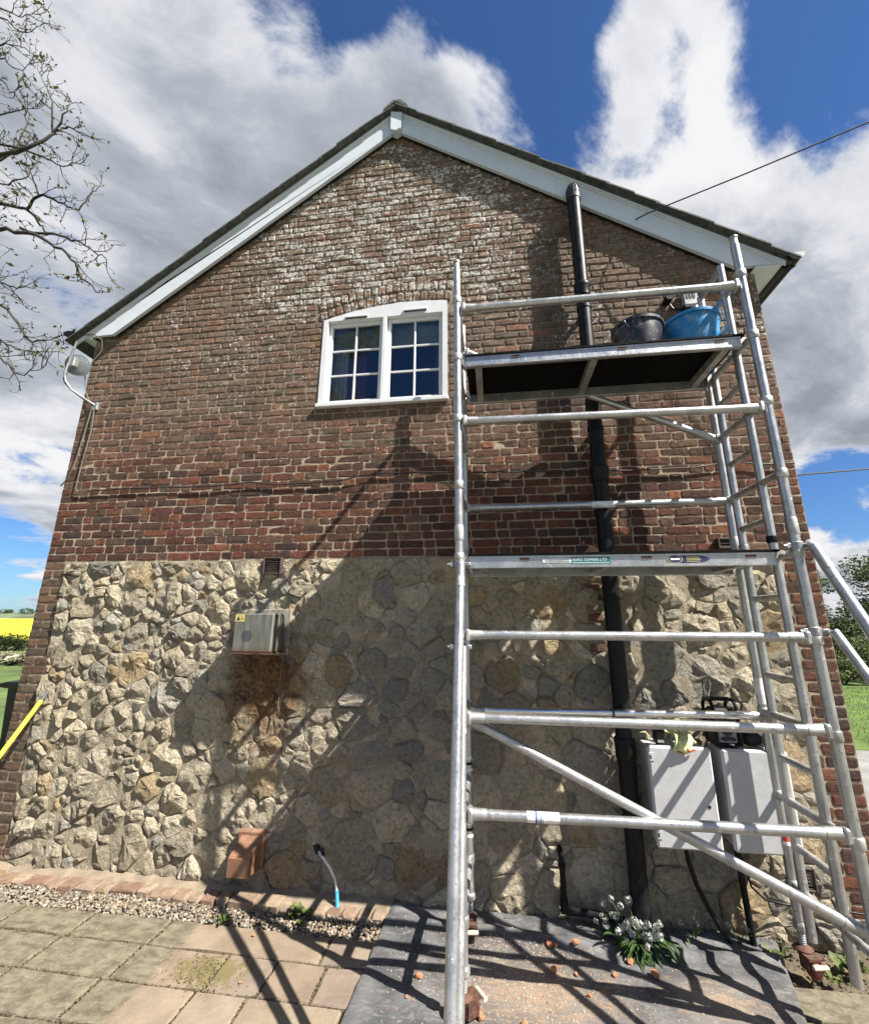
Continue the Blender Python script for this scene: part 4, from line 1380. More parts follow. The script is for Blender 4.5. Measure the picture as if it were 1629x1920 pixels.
rg = [(5.00 + .040 * math.cos(a), zc + .002 + .0235 * math.sin(a)) for a in np.linspace(0, 2 * math.pi, 30)[:-1]]
MB().prism(rg, ys - .0022, ys - .0017).build('print', MT['print_yellow'], plb)
rg = [(5.00 + .035 * math.cos(a), zc + .002 + .0200 * math.sin(a)) for a in np.linspace(0, 2 * math.pi, 30)[:-1]]
MB().prism(rg, ys - .0028, ys - .0023).build('print', MT['sticker_navy'], plb)
MB().box((4.975, ys - .0036, zc - .003), (5.025, ys - .003, zc + .007)).build('print', MT['print_white'], plb)
for k in range(4):
    MB().box((5.06, ys - .0022, zc - .013 + k * .0085), (5.135 - .004 * abs(k - 1), ys - .0017, zc - .0095 + k * .0085)).build('print', MT['print_yellow'], plb)

# stabilisers: a long tube and a lower strut clamped to the near uprights
def clamp(parent, x, y, z):
    mb = MB().lathe((x, y, z), [(.030, -.022), (.034, -.018), (.034, .018), (.030, .022)], 18)
    mb.box((x - .058, y - .018, z - .015), (x - .028, y + .018, z + .015), .004).box((x + .028, y - .022, z - .013), (x + .066, y + .012, z + .013), .004)
    mb.tube([(x - .07, y - .012, z), (x - .052, y - .012, z)], .009, 8)
    mb.tube([(x + .05, y - .045, z), (x + .05, y - .015, z)], .010, 8)
    return mb.build('clamp', MT['galv'], parent, smooth=True)
for (x, top, foot, z2, tj) in ((TXL, 2.155, (3.795, -1.66, .03), 1.70, .90), (TXR + .03, 2.235, (5.70, -2.02, .03), 1.80, .80)):
    a = Vector((x + .012, YN - .062, top)); f_ = Vector(foot)
    stb = tubeo('stabiliser', a, f_, .0254)
    clamp(stb, x if x < 5 else TXR, YN, top + .01)
    j = a.lerp(f_, tj)
    tubeo('strut', (x + .022, YN - .066, z2), j + Vector((.028, 0, 0)), .0215, 'alu', stb)
    MB().tube([j - Vector((.03, 0, 0)), j + Vector((.055, 0, 0))], .03, 14).build('coupler', MT['galv'], stb, smooth=True)
    clamp(stb, x if x < 5 else TXR, YN, z2)
    MB().tube([a + Vector((0, .03, .03)), a, a.lerp(f_, .06)], [.012, .022, .028], 14).build('swivel_end', MT['alu_dull'], stb, smooth=True)
    MB().lathe(foot, [(.045, -.028), (.05, -.02), (.03, .02), (.026, .03)], 16).build('rubber_foot', MT['black_plastic'], stb, smooth=True)

# castors on screw jacks
def castor(x, y, dirv, wheel_mat, k_=1.0):
    d_ = Vector(dirv).normalized()
    side = Vector((-d_.y, d_.x, 0))
    jk = MB()
    prof = []
    for k in range(17):
        prof += [(.0165, .120 + k * .010), (.019, .125 + k * .010)]
    jk.lathe((x, y, 0), prof, 14)
    wc = Vector((x, y, .052)) + d_ * .045
    fk = MB()
    fk.lathe((x, y, 0), [(.030, .108), (.044, .108), (.046, .115), (.034, .122), (.022, .130)], 18)
    p = Vector((x, y, 0))
    def obox(c, l, w_, h):   # oriented box
        c = Vector(c)
        vs = [c + d_ * (sx * l) + side * (sy * w_) + Vector((0, 0, sz * h)) for sz in (-1, 1) for sy in (-1, 1) for sx in (-1, 1)]
        fk.add(vs, [(0, 2, 3, 1), (4, 5, 7, 6), (0, 1, 5, 4), (2, 6, 7, 3), (0, 4, 6, 2), (1, 3, 7, 5)])
    obox(p + d_ * .02 + Vector((0, 0, .102)), .058, .036, .006)
    for s_ in (-1, 1):
        obox(p + d_ * .035 + side * s_ * .033 + Vector((0, 0, .068)), .030, .003, .030)
    fo = fk.build('castor', MT['rust'], tower, smooth=True)
    jk.build('screw_jack', MT['galv'], fo, smooth=True)
    MB().lathe((x, y, .215), [(.024, -.016), (.034, -.012), (.034, .010), (.028, .022)], 8).build('jack_nut', MT['alu_dull'], fo)
    wv = MB()
    n = 22; vs, fs = [], []
    pr = [(.0, -.021), (.025, -.021), (.040, -.020), (.045, -.014), (.0465, 0), (.045, .014), (.040, .020), (.025, .021), (.0, .021)]
    for r_, h_ in pr:
        for k in range(n):
            an = 2 * math.pi * k / n
            vs.append(wc + d_ * (r_ * math.cos(an)) + Vector((0, 0, r_ * math.sin(an))) + side * h_)
    for i in range(len(pr) - 1):
        for k in range(n):
            fs.append((i * n + k, (i + 1) * n + k, (i + 1) * n + (k + 1) % n, i * n + (k + 1) % n))
    wv.add(vs, fs).build('wheel', MT[wheel_mat], fo, smooth=True)
    lv = wc + d_ * .058 + Vector((0, 0, .035))
    MB().tube([lv - side * .038, lv + side * .038], .011, 10).build('brake_lever', MT['cream_lever'], fo, smooth=True)
castor(TXL, YN, (.5, .4, 0), 'red_wheel')
castor(TXL, YFAR, (.15, -1, 0), 'rust')
castor(TXR, YFAR, (.15, -1, 0), 'red_wheel')
castor(TXR, YN, (.5, .5, 0), 'red_wheel')

# ------------------------------------------------------------------ buckets on the upper platform
def bucket(x, y, r, h, mat_, label, lean):
    z = RZ(6) + .031
    n = 36
    b_ = thing('bucket', label, 'bucket', (x, y, z)); WORLD[b_.name] = Vector((x, y, z))
    MB().lathe((x, y, z), [(r * .70, .0), (r * .72, .004), (r * .97, h - .03), (r * .96, h), (r * .93, h), (r * .935, h - .03), (r * .68, .012)], n).build('tub', MT[mat_], b_, smooth=True)
    MB().lathe((x, y, z), [(r * .975, h - .022), (r * 1.04, h - .018), (r * 1.05, h + .002), (r * .955, h + .006), (r * .95, h + .001)], n, caps=False).build('rim', MT[mat_], b_, smooth=True)
    pts = [(x + (r * 1.06) * math.cos(a), y - r * .25 - .02 * math.sin(a), z + h - .012 - .09 * math.sin(a)) for a in np.linspace(0, math.pi, 17)]
    MB().tube(pts, .003, 6).build('handle', MT['galv'], b_, smooth=True)
    b_.rotation_euler = (0, 0, lean)
    return b_
bucket(5.075, -.46, .170, .325, 'black_bucket', 'black mortar-splashed bucket standing on the upper platform', .6)
bucket(5.452, -.44, .185, .345, 'blue_bucket', 'bright blue mortar-splashed bucket standing on the upper platform', 2.1)

# ------------------------------------------------------------------ fittings on the wall
PX, PY = 4.806, -.125
vp = thing('vent_pipe', 'tall black plastic vent pipe running up the wall behind the scaffold', 'pipe', (PX, PY, 0)); WORLD[vp.name] = Vector((PX, PY, 0))
MB().tube([(PX, PY, .06), (PX, PY, 5.60)], .055, 28).build('pipe', MT['black_plastic'], vp, smooth=True)
for z in (4.58, 2.93, 1.05):
    MB().lathe((PX, PY, z), [(.056, -.07), (.064, -.065), (.065, .02), (.068, .025), (.068, .05), (.062, .06), (.056, .064)], 28, caps=False).build('coupling', MT['black_plastic'], vp, smooth=True)
MB().lathe((PX, PY, 5.57), [(.060, -.02), (.062, .06), (.056, .10), (.040, .15), (.015, .165)], 24).build('cowl', MT['black_matt'], vp, smooth=True)
for k in range(14):
    a = 2 * math.pi * k / 14
    MB().tube([(PX + .063 * math.cos(a), PY + .063 * math.sin(a), 5.60), (PX + .058 * math.cos(a), PY + .058 * math.sin(a), 5.67), (PX + .042 * math.cos(a), PY + .042 * math.sin(a), 5.72)], .004, 5).build('cowl_fin', MT['black_plastic'], vp)
for z in (4.40, 3.3, 2.0, .75):
    MB().lathe((PX, PY, z), [(.056, -.015), (.061, -.012), (.061, .012), (.056, .015)], 24, caps=False).box((PX - .02, PY + .05, z - .012), (PX + .02, .0, z + .012)).build('bracket', MT['black_plastic'], vp, smooth=True)

fl = thing('boiler_flue', 'stained steel balanced flue box on the stone wall above rust streaks', 'flue', (2.2, -.1, 1.6)); WORLD[fl.name] = Vector((2.2, -.1, 1.6))
MB().box((2.01, -.035, 1.575), (2.385, -.002, 1.925), .004).build('back_plate', MT['old_plate'], fl)
fb = MB().box((2.045, -.25, 1.608), (2.355, -.036, 1.888), .008).build('casing', MT['flue'], fl)
MB().box((2.035, -.258, 1.598), (2.365, -.037, 1.6075)).build('drip_tray', MT['rust'], fl)
for j in range(-3, 4):
    for i in range(7 - abs(j)):
        MB().lathe((2.155 + (i - (6 - abs(j)) / 2) * .0135, -.2512, 1.725 + j * .0117), [(.0048, 0), (.0048, .002)], 8, axis='Y').build('grille_hole', MT['print_dark'], fb)
MB().box((2.050, -.2515, 1.828), (2.125, -.2502, 1.880)).build('warning_sticker', MT['print_yellow'], fb)
MB().prism([(2.060, 1.838), (2.090, 1.838), (2.075, 1.868)], -.2522, -.2516).build('warning_symbol', MT['print_dark'], fb)
MB().box((2.098, -.2522, 1.84), (2.102, -.2516, 1.868)).box((2.108, -.2522, 1.846), (2.120, -.2516, 1.850)).build('warning_symbol', MT['print_dark'], fb)
for k in range(3):
    for j in range(2):
        MB().box((2.3545, -.225 + k * .014, 1.845 + j * .016), (2.3562, -.217 + k * .014, 1.856 + j * .016)).build('louvre', MT['print_dark'], fb)
MB().tube([(2.362, -.15, 1.87), (2.372, -.12, 1.80), (2.372, -.10, 1.72), (2.366, -.08, 1.66), (2.355, -.05, 1.55), (2.345, -.04, 1.40), (2.352, -.05, 1.28), (2.36, -.05, 1.16)], .004, 6).build('wire', MT['cable'], fl, smooth=True)
MB().tube([(2.36, -.06, 1.66), (2.385, -.05, 1.50), (2.40, -.05, 1.38), (2.37, -.05, 1.25), (2.362, -.05, 1.14)], .003, 6).build('wire', MT['rust'], fl, smooth=True)

hd = thing('vent_hood', 'small terracotta coloured vent hood low on the stone wall', 'vent', (2.24, -.08, .2)); WORLD[hd.name] = Vector((2.24, -.08, .2))
MB().box((2.135, -.05, .175), (2.335, -.005, .385), .006).build('back_plate', MT['terracotta'], hd)
mb = MB(); xs_ = (2.165, 2.318)
vs = []
for x in xs_:
    vs += [(x, -.0505, .360), (x, -.20, .285), (x, -.20, .175), (x, -.0505, .175)]
mb.add(vs, [(0, 1, 2, 3), (7, 6, 5, 4), (0, 4, 5, 1), (1, 5, 6, 2), (0, 3, 7, 4)])
mb.build('hood', MT['terracotta'], hd)
MB().box((2.172, -.190, .168), (2.311, -.06, .1745)).build('throat', MT['black_matt'], hd)

ho = thing('hose_pipe', 'white overflow hose with a blue taped end hanging from the stone wall', 'hose', (2.85, -.05, 0)); WORLD[ho.name] = Vector((2.85, -.05, 0))
MB().tube([(2.72, .01, .30), (2.745, -.05, .29), (2.79, -.07, .262), (2.84, -.085, .222), (2.88, -.09, .165), (2.90, -.095, .10)], .0085, 10).build('tube', MT['white_hose'], ho, smooth=True)
MB().tube([(2.898, -.095, .105), (2.905, -.098, .05), (2.908, -.10, .012)], .0125, 12).build('taped_end', MT['blue_tape'], ho, smooth=True)
MB().tube([(2.70, .0, .31), (2.735, -.045, .293)], .022, 10).tube([(2.75, -.03, .30), (2.775, -.055, .272)], .016, 10).build('elbow', MT['black_matt'], ho, smooth=True)

dp = thing('waste_pipe', 'thin black waste pipe with an elbow at the foot of the wall', 'pipe', (4.36, -.06, .1)); WORLD[dp.name] = Vector((4.36, -.06, .1))
MB().tube([(4.362, .03, .405), (4.362, -.045, .402), (4.364, -.066, .380), (4.366, -.07, .35), (4.366, -.07, .10)], .0185, 14).build('riser', MT['black_plastic'], dp, smooth=True)
MB().tube([(4.345, -.07, .098), (4.55, -.085, .098), (4.76, -.12, .09)], .0215, 14).build('run', MT['black_plastic'], dp, smooth=True)
MB().lathe((4.366, -.07, .115), [(.019, -.03), (.026, -.028), (.026, .04), (.019, .045)], 14).build('elbow', MT['black_plastic'], dp, smooth=True)
for z in (.34, .16):
    MB().lathe((4.366, -.07, z), [(.019, -.012), (.0235, -.01), (.0235, .01), (.019, .012)], 14, caps=False).build('joint', MT['black_plastic'], dp, smooth=True)

def cabinet(x0, x1, z0, z1, label, keyhole):
    cb = thing('meter_cabinet', label, 'cabinet', ((x0 + x1) / 2, -.12, z0)); WORLD[cb.name] = Vector(((x0 + x1) / 2, -.12, z0))
    MB().box((x0 + .012, -.215, z0 + .012), (x1 - .012, -.006, z1 - .012), .006).build('case', MT['grey_cab'], cb)
    dr = MB().box((x0, -.25, z0), (x1, -.216, z1), .012).build('door', MT['grey_cab'], cb)
    if keyhole:
        MB().lathe((x1 - .05, -.2525, z0 + .235), [(.009, 0), (.009, .003)], 12, axis='Y').build('keyhole', MT['black_matt'], dr)
        MB().lathe((x1 - .035, -.252, z0 + .045), [(.012, 0), (.012, .002)], 14, axis='Y').build('boss', MT['grey_cab'], dr)
        for z in (z0 + .05, z1 - .085):
            MB().box((x0 + .004, -.254, z), (x0 + .032, -.2502, z + .05), .002).build('hinge', MT['grey_cab'], dr)
            MB().box((x0 + .008, -.2555, z + .014), (x0 + .016, -.2542, z + .034)).build('hinge_pin', MT['black_matt'], dr)
    return cb
cabinet(4.905, 5.272, .540, 1.094, 'grey electricity cabinet with a keyhole beside the black vent pipe', True)
cabinet(5.332, 5.700, .545, 1.092, 'grey electricity cabinet with a plain door beside the brick corner', False)
def conduit(label, pts, r):
    tag(MB().tube(pts, r, 12).build('cable_conduit', MT['black_plastic'], smooth=True), label, 'conduit')
conduit('bent black conduit dropping from the keyhole cabinet', [(5.105, -.11, .545), (5.115, -.11, .43), (5.15, -.10, .30), (5.20, -.10, .19), (5.265, -.10, .07), (5.30, -.10, .02)], .014)
conduit('straight black conduit dropping from the plain cabinet', [(5.405, -.10, .55), (5.41, -.10, .30), (5.425, -.09, .02)], .018)
conduit('thin black cable curving from cabinet to the brick corner', [(5.43, -.10, .42), (5.46, -.09, .31), (5.53, -.08, .245), (5.65, -.07, .225), (5.80, -.06, .225), (6.1, -.06, .20)], .006)

# things left on top of the cabinets
ZC = 1.098
rd = thing('site_radio', 'black and grey jobsite radio with an aerial on the cabinet', 'radio', (5.40, -.15, ZC)); WORLD[rd.name] = Vector((5.40, -.15, ZC))
bx0, bx1 = 5.325, 5.475
MB().box((bx0, -.20, ZC), (bx1, -.095, ZC + .215), .018).build('body', MT['black_plastic'], rd)
fp = MB().box((bx0 + .022, -.206, ZC + .02), (bx1 - .022, -.199, ZC + .195), .005).build('front_panel', MT['radio_grey'], rd)
MB().lathe((5.40, -.211, ZC + .095), [(.036, 0), (.036, .004)], 20, axis='Y').build('speaker', MT['black_matt'], fp)
MB().prism([(5.40 + .045 * math.cos(a), ZC + .042 + .014 * math.sin(a)) for a in np.linspace(0, 2 * math.pi, 20)[:-1]], -.210, -.2062).build('speaker', MT['black_matt'], fp)
MB().box((bx0 + .03, -.2095, ZC + .140), (bx1 - .03, -.2062, ZC + .165)).build('display', MT['black_matt'], fp)
text('Makita', .022, (5.40, -.2075, ZC + .181), 'print_dark', fp, align='CENTER')
for x in (bx0 + .006, bx1 - .006):
    MB().tube([(x, -.215, ZC + .012), (x, -.215, ZC + .225), (x, -.19, ZC + .262), (x, -.11, ZC + .262), (x, -.08, ZC + .225), (x, -.08, ZC + .012)], .0115, 8).build('roll_bar', MT['black_plastic'], rd, smooth=True)
MB().tube([(bx0 + .01, -.14, ZC + .264), (bx1 - .01, -.14, ZC + .264)], .013, 8).build('handle', MT['black_plastic'], rd, smooth=True)
MB().box((bx0 - .004, -.222, ZC - .003), (bx1 + .004, -.075, ZC + .016), .008).build('base', MT['black_plastic'], rd)
MB().tube([(bx0 + .012, -.10, ZC + .25), (bx0 + .014, -.098, ZC + .37)], .0035, 6).build('aerial', MT['black_matt'], rd)
bt = thing('tool_battery', 'upright black tool battery beside the glove on the keyhole cabinet', 'battery', (5.0, -.19, ZC)); WORLD[bt.name] = Vector((5.0, -.19, ZC))
MB().box((4.968, -.222, ZC - .003), (5.026, -.16, ZC + .088), .008).build('case', MT['black_plastic'], bt)
MB().box((4.974, -.216, ZC + .0885), (5.020, -.166, ZC + .104), .004).build('terminal', MT['black_matt'], bt)
MB().box((4.978, -.2245, ZC + .01), (5.016, -.2222, ZC + .025)).build('label_strip', MT['radio_grey'], bt)
bg = thing('tool_bag', 'soft black bag slumped beside the radio on the plain cabinet', 'bag', (5.60, -.13, ZC)); WORLD[bg.name] = Vector((5.6, -.13, ZC))
mb = MB().lathe((0, 0, 0), [(.060, -.002), (.072, .02), (.075, .05), (.062, .085), (.03, .10)], 18)
mb.v = [(5.585 + a * 1.05 + .01 * mnoise.noise(Vector((a * 30, b_ * 30, c_ * 30))), -.135 + b_ * .9, ZC + c_ * (1 + .25 * mnoise.noise(Vector((a * 20, b_ * 20, 3))))) for a, b_, c_ in mb.v]
mb.build('body', MT['black_matt'], bg, smooth='all')
MB().tube([(5.54, -.14, ZC + .08), (5.56, -.15, ZC + .125), (5.60, -.15, ZC + .13), (5.63, -.14, ZC + .08)], .007, 8).build('strap', MT['black_matt'], bg, smooth=True)
gv = thing('work_glove', 'yellow work glove with red cuffs draped over the cabinet edge', 'glove', (5.12, -.22, ZC)); WORLD[gv.name] = Vector((5.12, -.22, ZC))
mb = MB()
# crumpled palm hanging over the door edge, with fingers behind
n = 9; vs = []
for j in range(n):
    v = j / (n - 1)
    for i in range(n):
        u = i / (n - 1)
        x = 5.065 + .10 * u + .015 * math.sin(v * 5)
        y = -.16 - .105 * min(1, v * 1.5) - .006 * math.sin(u * 9 + v * 4)
        z = ZC + .055 * (1 - v) + .018 * math.sin(u * 7 + v * 6) * (1 - .5 * v) + .006 - max(0, v - .66) * .10
        vs.append((x, y, z))
fs = [(j * n + i, j * n + i + 1, (j + 1) * n + i + 1, (j + 1) * n + i) for j in range(n - 1) for i in range(n - 1)]
po = mb.add(vs, fs).build('palm', MT['glove'], gv, smooth='all')
md = po.modifiers.new('thick', 'SOLIDIFY'); md.thickness = .012
for k in range(4):
    x = 5.062 + k * .024
    MB().tube([(x, -.155, ZC + .05), (x - .012 + .006 * k, -.135, ZC + .072 - .006 * k), (x - .03 + .012 * k, -.125, ZC + .05), (x - .045 + .016 * k, -.13, ZC + .018)], [.011, .011, .010, .007], 8).build('finger', MT['glove'], gv, smooth='all')
MB().tube([(5.15, -.20, ZC + .03), (5.185, -.215, ZC + .032), (5.20, -.225, ZC + .014)], [.012, .011, .008], 8).build('thumb', MT['glove'], gv, smooth='all')
MB().tube([(5.075, -.268, ZC - .022), (5.10, -.272, ZC - .030), (5.125, -.270, ZC - .004), (5.14, -.272, ZC - .022), (5.175, -.268, ZC - .012)], .0065, 8).build('cuff', MT['glove_red'], gv, smooth='all')

# satellite dish on a cranked pole at the left corner
dsh = thing('satellite_dish', 'small grey satellite dish on a cranked pole at the house corner', 'satellite dish', (.14, 0, 3.85)); WORLD[dsh.name] = Vector((.14, 0, 3.85))
MB().tube([(.175, -.02, 3.865), (.10, -.07, 3.915), (-.005, -.13, 3.99), (-.055, -.165, 4.07), (-.065, -.18, 4.15), (.02, -.205, 4.47)], .0105, 12).build('pole', MT['galv'], dsh, smooth=True)
MB().box((.13, -.03, 3.82), (.20, -.002, 3.90), .004).build('bracket', MT['galv'], dsh)
mb = MB(); vs = []; fs = []
nn = Vector((-.35, .75, .25)).normalized(); uu = nn.cross(Vector((0, 0, 1))).normalized(); vv = uu.cross(nn)
dc = Vector((-.02, -.12, 4.27))
rr_ = [0, .03, .065, .09, .102]
for r_ in rr_:
    for k in range(28):
        a = 2 * math.pi * k / 28
        vs.append(dc + uu * (r_ * 1.05 * math.cos(a)) + vv * (r_ * math.sin(a)) + nn * (r_ * r_ * 1.6))
for i in range(len(rr_) - 1):
    for k in range(28):
        fs.append((i * 28 + k, (i + 1) * 28 + k, (i + 1) * 28 + (k + 1) % 28, i * 28 + (k + 1) % 28))
mb.add(vs, fs).build('reflector', MT['dish'], dsh, smooth='all')
MB().tube([dc + uu * (.108 * math.cos(a)) + vv * (.103 * math.sin(a)) + nn * .017 for a in np.linspace(0, 2 * math.pi, 29)], .004, 6, caps=False).build('rim', MT['galv'], dsh, smooth=True)
MB().box((dc.x - .03, dc.y - .06, dc.z - .05), (dc.x + .03, dc.y - .005, dc.z + .05), .008).build('mount', MT['galv'], dsh)
MB().tube([dc - Vector((.02, .03, .06)), dc + Vector((-.05, -.04, -.14)), (-.075, -.175, 4.10), (-.06, -.165, 4.05), (.0, -.12, 3.98), (.12, -.05, 3.88)], .0045, 6).build('lead', MT['cable'], dsh, smooth=True)

def cable(label, pts, r=.005, mat_='cable', cat='cable', name='wall_cable'):
    tag(MB().tube(pts, r, 8).build(name, MT[mat_], smooth=True), label, cat)
cable('grey cable looping from the eave down the corner past the dish', [(-.05, -.09, 4.63), (.06, -.10, 4.63), (.13, -.06, 4.58), (.12, -.03, 4.48), (.03, -.025, 4.36), (-.01, -.03, 4.20), (.04, -.03, 4.02), (.18, -.03, 3.80), (.20, -.03, 3.60), (.17, -.025, 3.30), (.16, -.025, 3.02), (.19, -.025, 2.985), (.30, -.025, 2.985)], .0055)
cable('dark cable dropping from the dish bracket round the corner', [(.15, -.03, 3.84), (.13, -.028, 3.6), (.10, -.028, 3.3), (.06, -.03, 3.12), (-.012, -.02, 3.05)], .006)
pts = [(.30, -.025, 2.985)]
for x, z in [(.685, 2.998), (1.1, 2.992), (1.535, 2.985), (1.75, 2.995), (1.889, 3.012), (2.02, 2.996), (2.141, 2.978), (2.531, 2.985), (2.75, 2.995), (2.908, 3.03), (3.093, 3.045), (3.5, 3.035), (3.902, 3.015), (4.538, 3.0), (4.70, 2.985)]:
    pts.append((x, -.026 - .004 * math.sin(x * 5), z))
cable('long sagging black cable clipped across the brick wall at mid height', pts, .0065, 'wire')
pts = [(4.92, -.026, 2.985), (5.1, -.03, 2.98), (5.531, -.028, 2.985), (5.80, -.028, 3.02), (6.0, -.028, 2.99), (6.22, -.028, 2.99)]
cable('short black cable clipped along the brick between vent pipe and right corner', pts, .006, 'wire')
loop = [(3.98 + .085 * math.cos(a), -.03, 2.955 + .055 * math.sin(a)) for a in np.linspace(0, 2 * math.pi, 26)]
cable('small loop of wire hanging on the brick below the upper platform', loop, .0035, 'wire')
def line_sag(a, b_, sag, n=24):
    a, b_ = Vector(a), Vector(b_)
    return [tuple(a.lerp(b_, k / n) - Vector((0, 0, sag * 4 * (k / n) * (1 - k / n)))) for k in range(n + 1)]
cable('overhead line leaving the gable just under the right barge board', [(5.295, -.02, 5.352), (5.396, -.18, 5.261), (5.573, -.25, 5.261), (6.071, -.40, 5.305), (6.806, -.60, 5.404), (9.2, -1.25, 5.75), (20, -4.2, 7.6)], .0055, 'wire', 'wire', 'overhead_wire')
cable('thin overhead line leaving the right-hand side of the house', line_sag((6.26, .4, 3.02), (30, 16.5, 9.9), .3), .008, 'wire', 'wire', 'overhead_wire')

lt = thing('wall_camera', 'small black camera and pale junction box fixed high on the brick', 'camera', (5.6, -.03, 4.4)); WORLD[lt.name] = Vector((5.6, -.03, 4.4))
MB().box((5.625, -.07, 4.40), (5.735, -.014, 4.565), .006).build('junction_box', MT['radio_grey'], lt)
for k in range(3):
    MB().box((5.645 + k * .026, -.074, 4.46), (5.660 + k * .026, -.0702, 4.54)).build('slot', MT['black_matt'], lt)
MB().box((5.610, -.085, 4.355), (5.745, -.012, 4.3985), .01).build('sensor', MT['black_plastic'], lt)
MB().lathe((5.50, -.06, 4.465), [(.030, -.05), (.034, -.04), (.034, .03), (.022, .05)], 16, axis='Y').build('camera_head', MT['black_plastic'], lt, smooth=True)
MB().tube([(5.52, -.03, 4.46), (5.545, -.03, 4.40), (5.60, -.03, 4.385), (5.63, -.03, 4.395)], .008, 8).build('lead', MT['black_plastic'], lt, smooth=True)

# ------------------------------------------------------------------ things round the left corner
bn = thing('wheelie_bin', 'black wheelie bin standing behind the left house corner', 'bin', (-.05, .55, -.03)); WORLD[bn.name] = Vector((-.05, .55, -.03))
BX0, BX1, BY0, BY1 = -.46, .0, .30, .82
mb = MB(); vs = []
for z, i_ in ((.06, .05), (1.22, .0)):
    vs += [(BX0 + i_, BY0 + i_, z), (BX1 - i_, BY0 + i_, z), (BX1 - i_, BY1 - i_, z), (BX0 + i_, BY1 - i_, z)]
mb.add(vs, [(3, 2, 1, 0), (4, 5, 6, 7), (0, 1, 5, 4), (1, 2, 6, 5), (2, 3, 7, 6), (3, 0, 4, 7)])
mb.build('body', MT['lid_grey'], bn)
MB().box((BX0 - .04, BY0 - .03, 1.222), (BX1 - .005, BY1 + .02, 1.275), .012).build('lid', MT['lid_grey'], bn)
MB().tube([(BX0 - .16, BY0 + .03, 1.235), (BX0 - .05, BY0 + .03, 1.243)], .020, 10).tube([(BX0 - .16, BY0 + .45, 1.235), (BX0 - .05, BY0 + .45, 1.243)], .02, 10).tube([(BX0 - .16, BY0 + .03, 1.235), (BX0 - .16, BY0 + .45, 1.235)], .02, 10).build('handle', MT['lid_grey'], bn, smooth=True)
for y in (BY0 + .04, BY1 - .10):
    MB().lathe((BX0 + .04, y, .07), [(.0, 0), (.095, 0), (.10, .01), (.10, .05), (.095, .06), (0, .06)], 20, axis='Y', caps=False).build('wheel', MT['black_matt'], bn, smooth=True)

tl_ = thing('long_handled_tool', 'yellow-handled pole tool leaning against the stone at the left corner', 'tool', (.43, -.80, 0)); WORLD[tl_.name] = Vector((.43, -.8, 0))
ta, tb = Vector((.350, -.055, 1.255)), Vector((.51, -.62, .64))
dv = (tb - ta).normalized()
pt = lambda s: ta + dv * s
yl = MB().tube([pt(.07), pt(.62)], .0155, 14).build('handle', MT['yellow'], tl_, smooth=True)
MB().tube([pt(-.02), pt(.075)], [.011, .0165], 12).build('tip', MT['dark_grip'], tl_, smooth=True)
zf = (ta.z - .012) / -dv.z
MB().tube([pt(.61), pt(.80), pt(zf)], .018, 14).build('grip', MT['dark_grip'], tl_, smooth=True)

# ------------------------------------------------------------------ plants by the wall
def strap_leaf(base, az, L, wid, droop, lift):
    vs = []; n = 7
    d_ = Vector((math.cos(az), math.sin(az), 0)); s_ = Vector((-d_.y, d_.x, 0))
    for k in range(n + 1):
        u = k / n
        p = Vector(base) + d_ * (L * .62 * u) + Vector((0, 0, L * (lift * u - droop * u * u)))
        if p.z < .022: p.z = .022 + .004 * u
        w_ = wid * math.sin(math.pi * min(1, .12 + u * .88)) ** .7 + .0008
        vs += [p - s_ * w_, p + Vector((0, 0, -w_ * .5)), p + s_ * w_]
    fs = []
    for k in range(n):
        fs += [(3 * k, 3 * k + 1, 3 * k + 4, 3 * k + 3), (3 * k + 1, 3 * k + 2, 3 * k + 5, 3 * k + 4)]
    return vs, fs
def flower_head(mb, c, r, n):
    for k in range(n):
        d_ = Vector((random.gauss(0, 1), random.gauss(0, 1), random.gauss(.3, 1))).normalized()
        p = Vector(c) + d_ * r * random.uniform(.6, 1)
        u = d_.cross(Vector((.3, .2, 1))).normalized(); v = d_.cross(u)
        s = r * random.uniform(.26, .42)
        for j in range(3):
            a = j * 2.1 + random.random()
            e1 = u * math.cos(a) + v * math.sin(a)
            e2 = d_.cross(e1)
            mb.add([p, p + e1 * s * .55 + e2 * s * .35, p + e1 * s + d_ * s * .25, p + e1 * s * .55 - e2 * s * .35], [(0, 1, 2, 3)])
gp = thing('flowering_plant', 'strap-leaved plant with white flower heads growing at the pipe foot', 'plant', (4.76, -.20, .02)); WORLD[gp.name] = Vector((4.76, -.2, .02))
for k in range(70):
    az = random.uniform(-2.9, -.2) if random.random() < .8 else random.uniform(0, 6.28)
    L = random.uniform(.16, .30)
    bp = (4.76 + random.gauss(0, .045), -.20 + random.gauss(0, .025), .015)
    vs, fs = strap_leaf(bp, az, L, random.uniform(.008, .015), random.uniform(.55, 1.1), random.uniform(.55, 1.0))
    MB().add(vs, fs).build('leaf', MT['leaf_garlic'], gp, smooth='all')
for k in range(34):
    a = random.uniform(0, 6.28); rr = random.uniform(.02, .165)
    tx, ty = 4.745 + rr * math.cos(a) * 1.05, -.21 + rr * math.sin(a) * .7
    hz_ = random.uniform(.06, .15)
    if k < 4: tx, ty, hz_ = (4.58 + .05 * k, -.17, .19 + .03 * (k % 2))
    st = MB().tube([(4.76 + (tx - 4.76) * .2, -.2 + (ty + .2) * .2, .02), (4.76 + (tx - 4.76) * .7, -.2 + (ty + .2) * .7, hz_ * .75), (tx, ty, hz_)], .0025, 5).build('flower_stem', MT['stem'], gp)
    mb = MB(); flower_head(mb, (tx, ty, hz_ + .008), random.uniform(.017, .025), 34)
    mb.build('flower_head', MT['petal'], st)
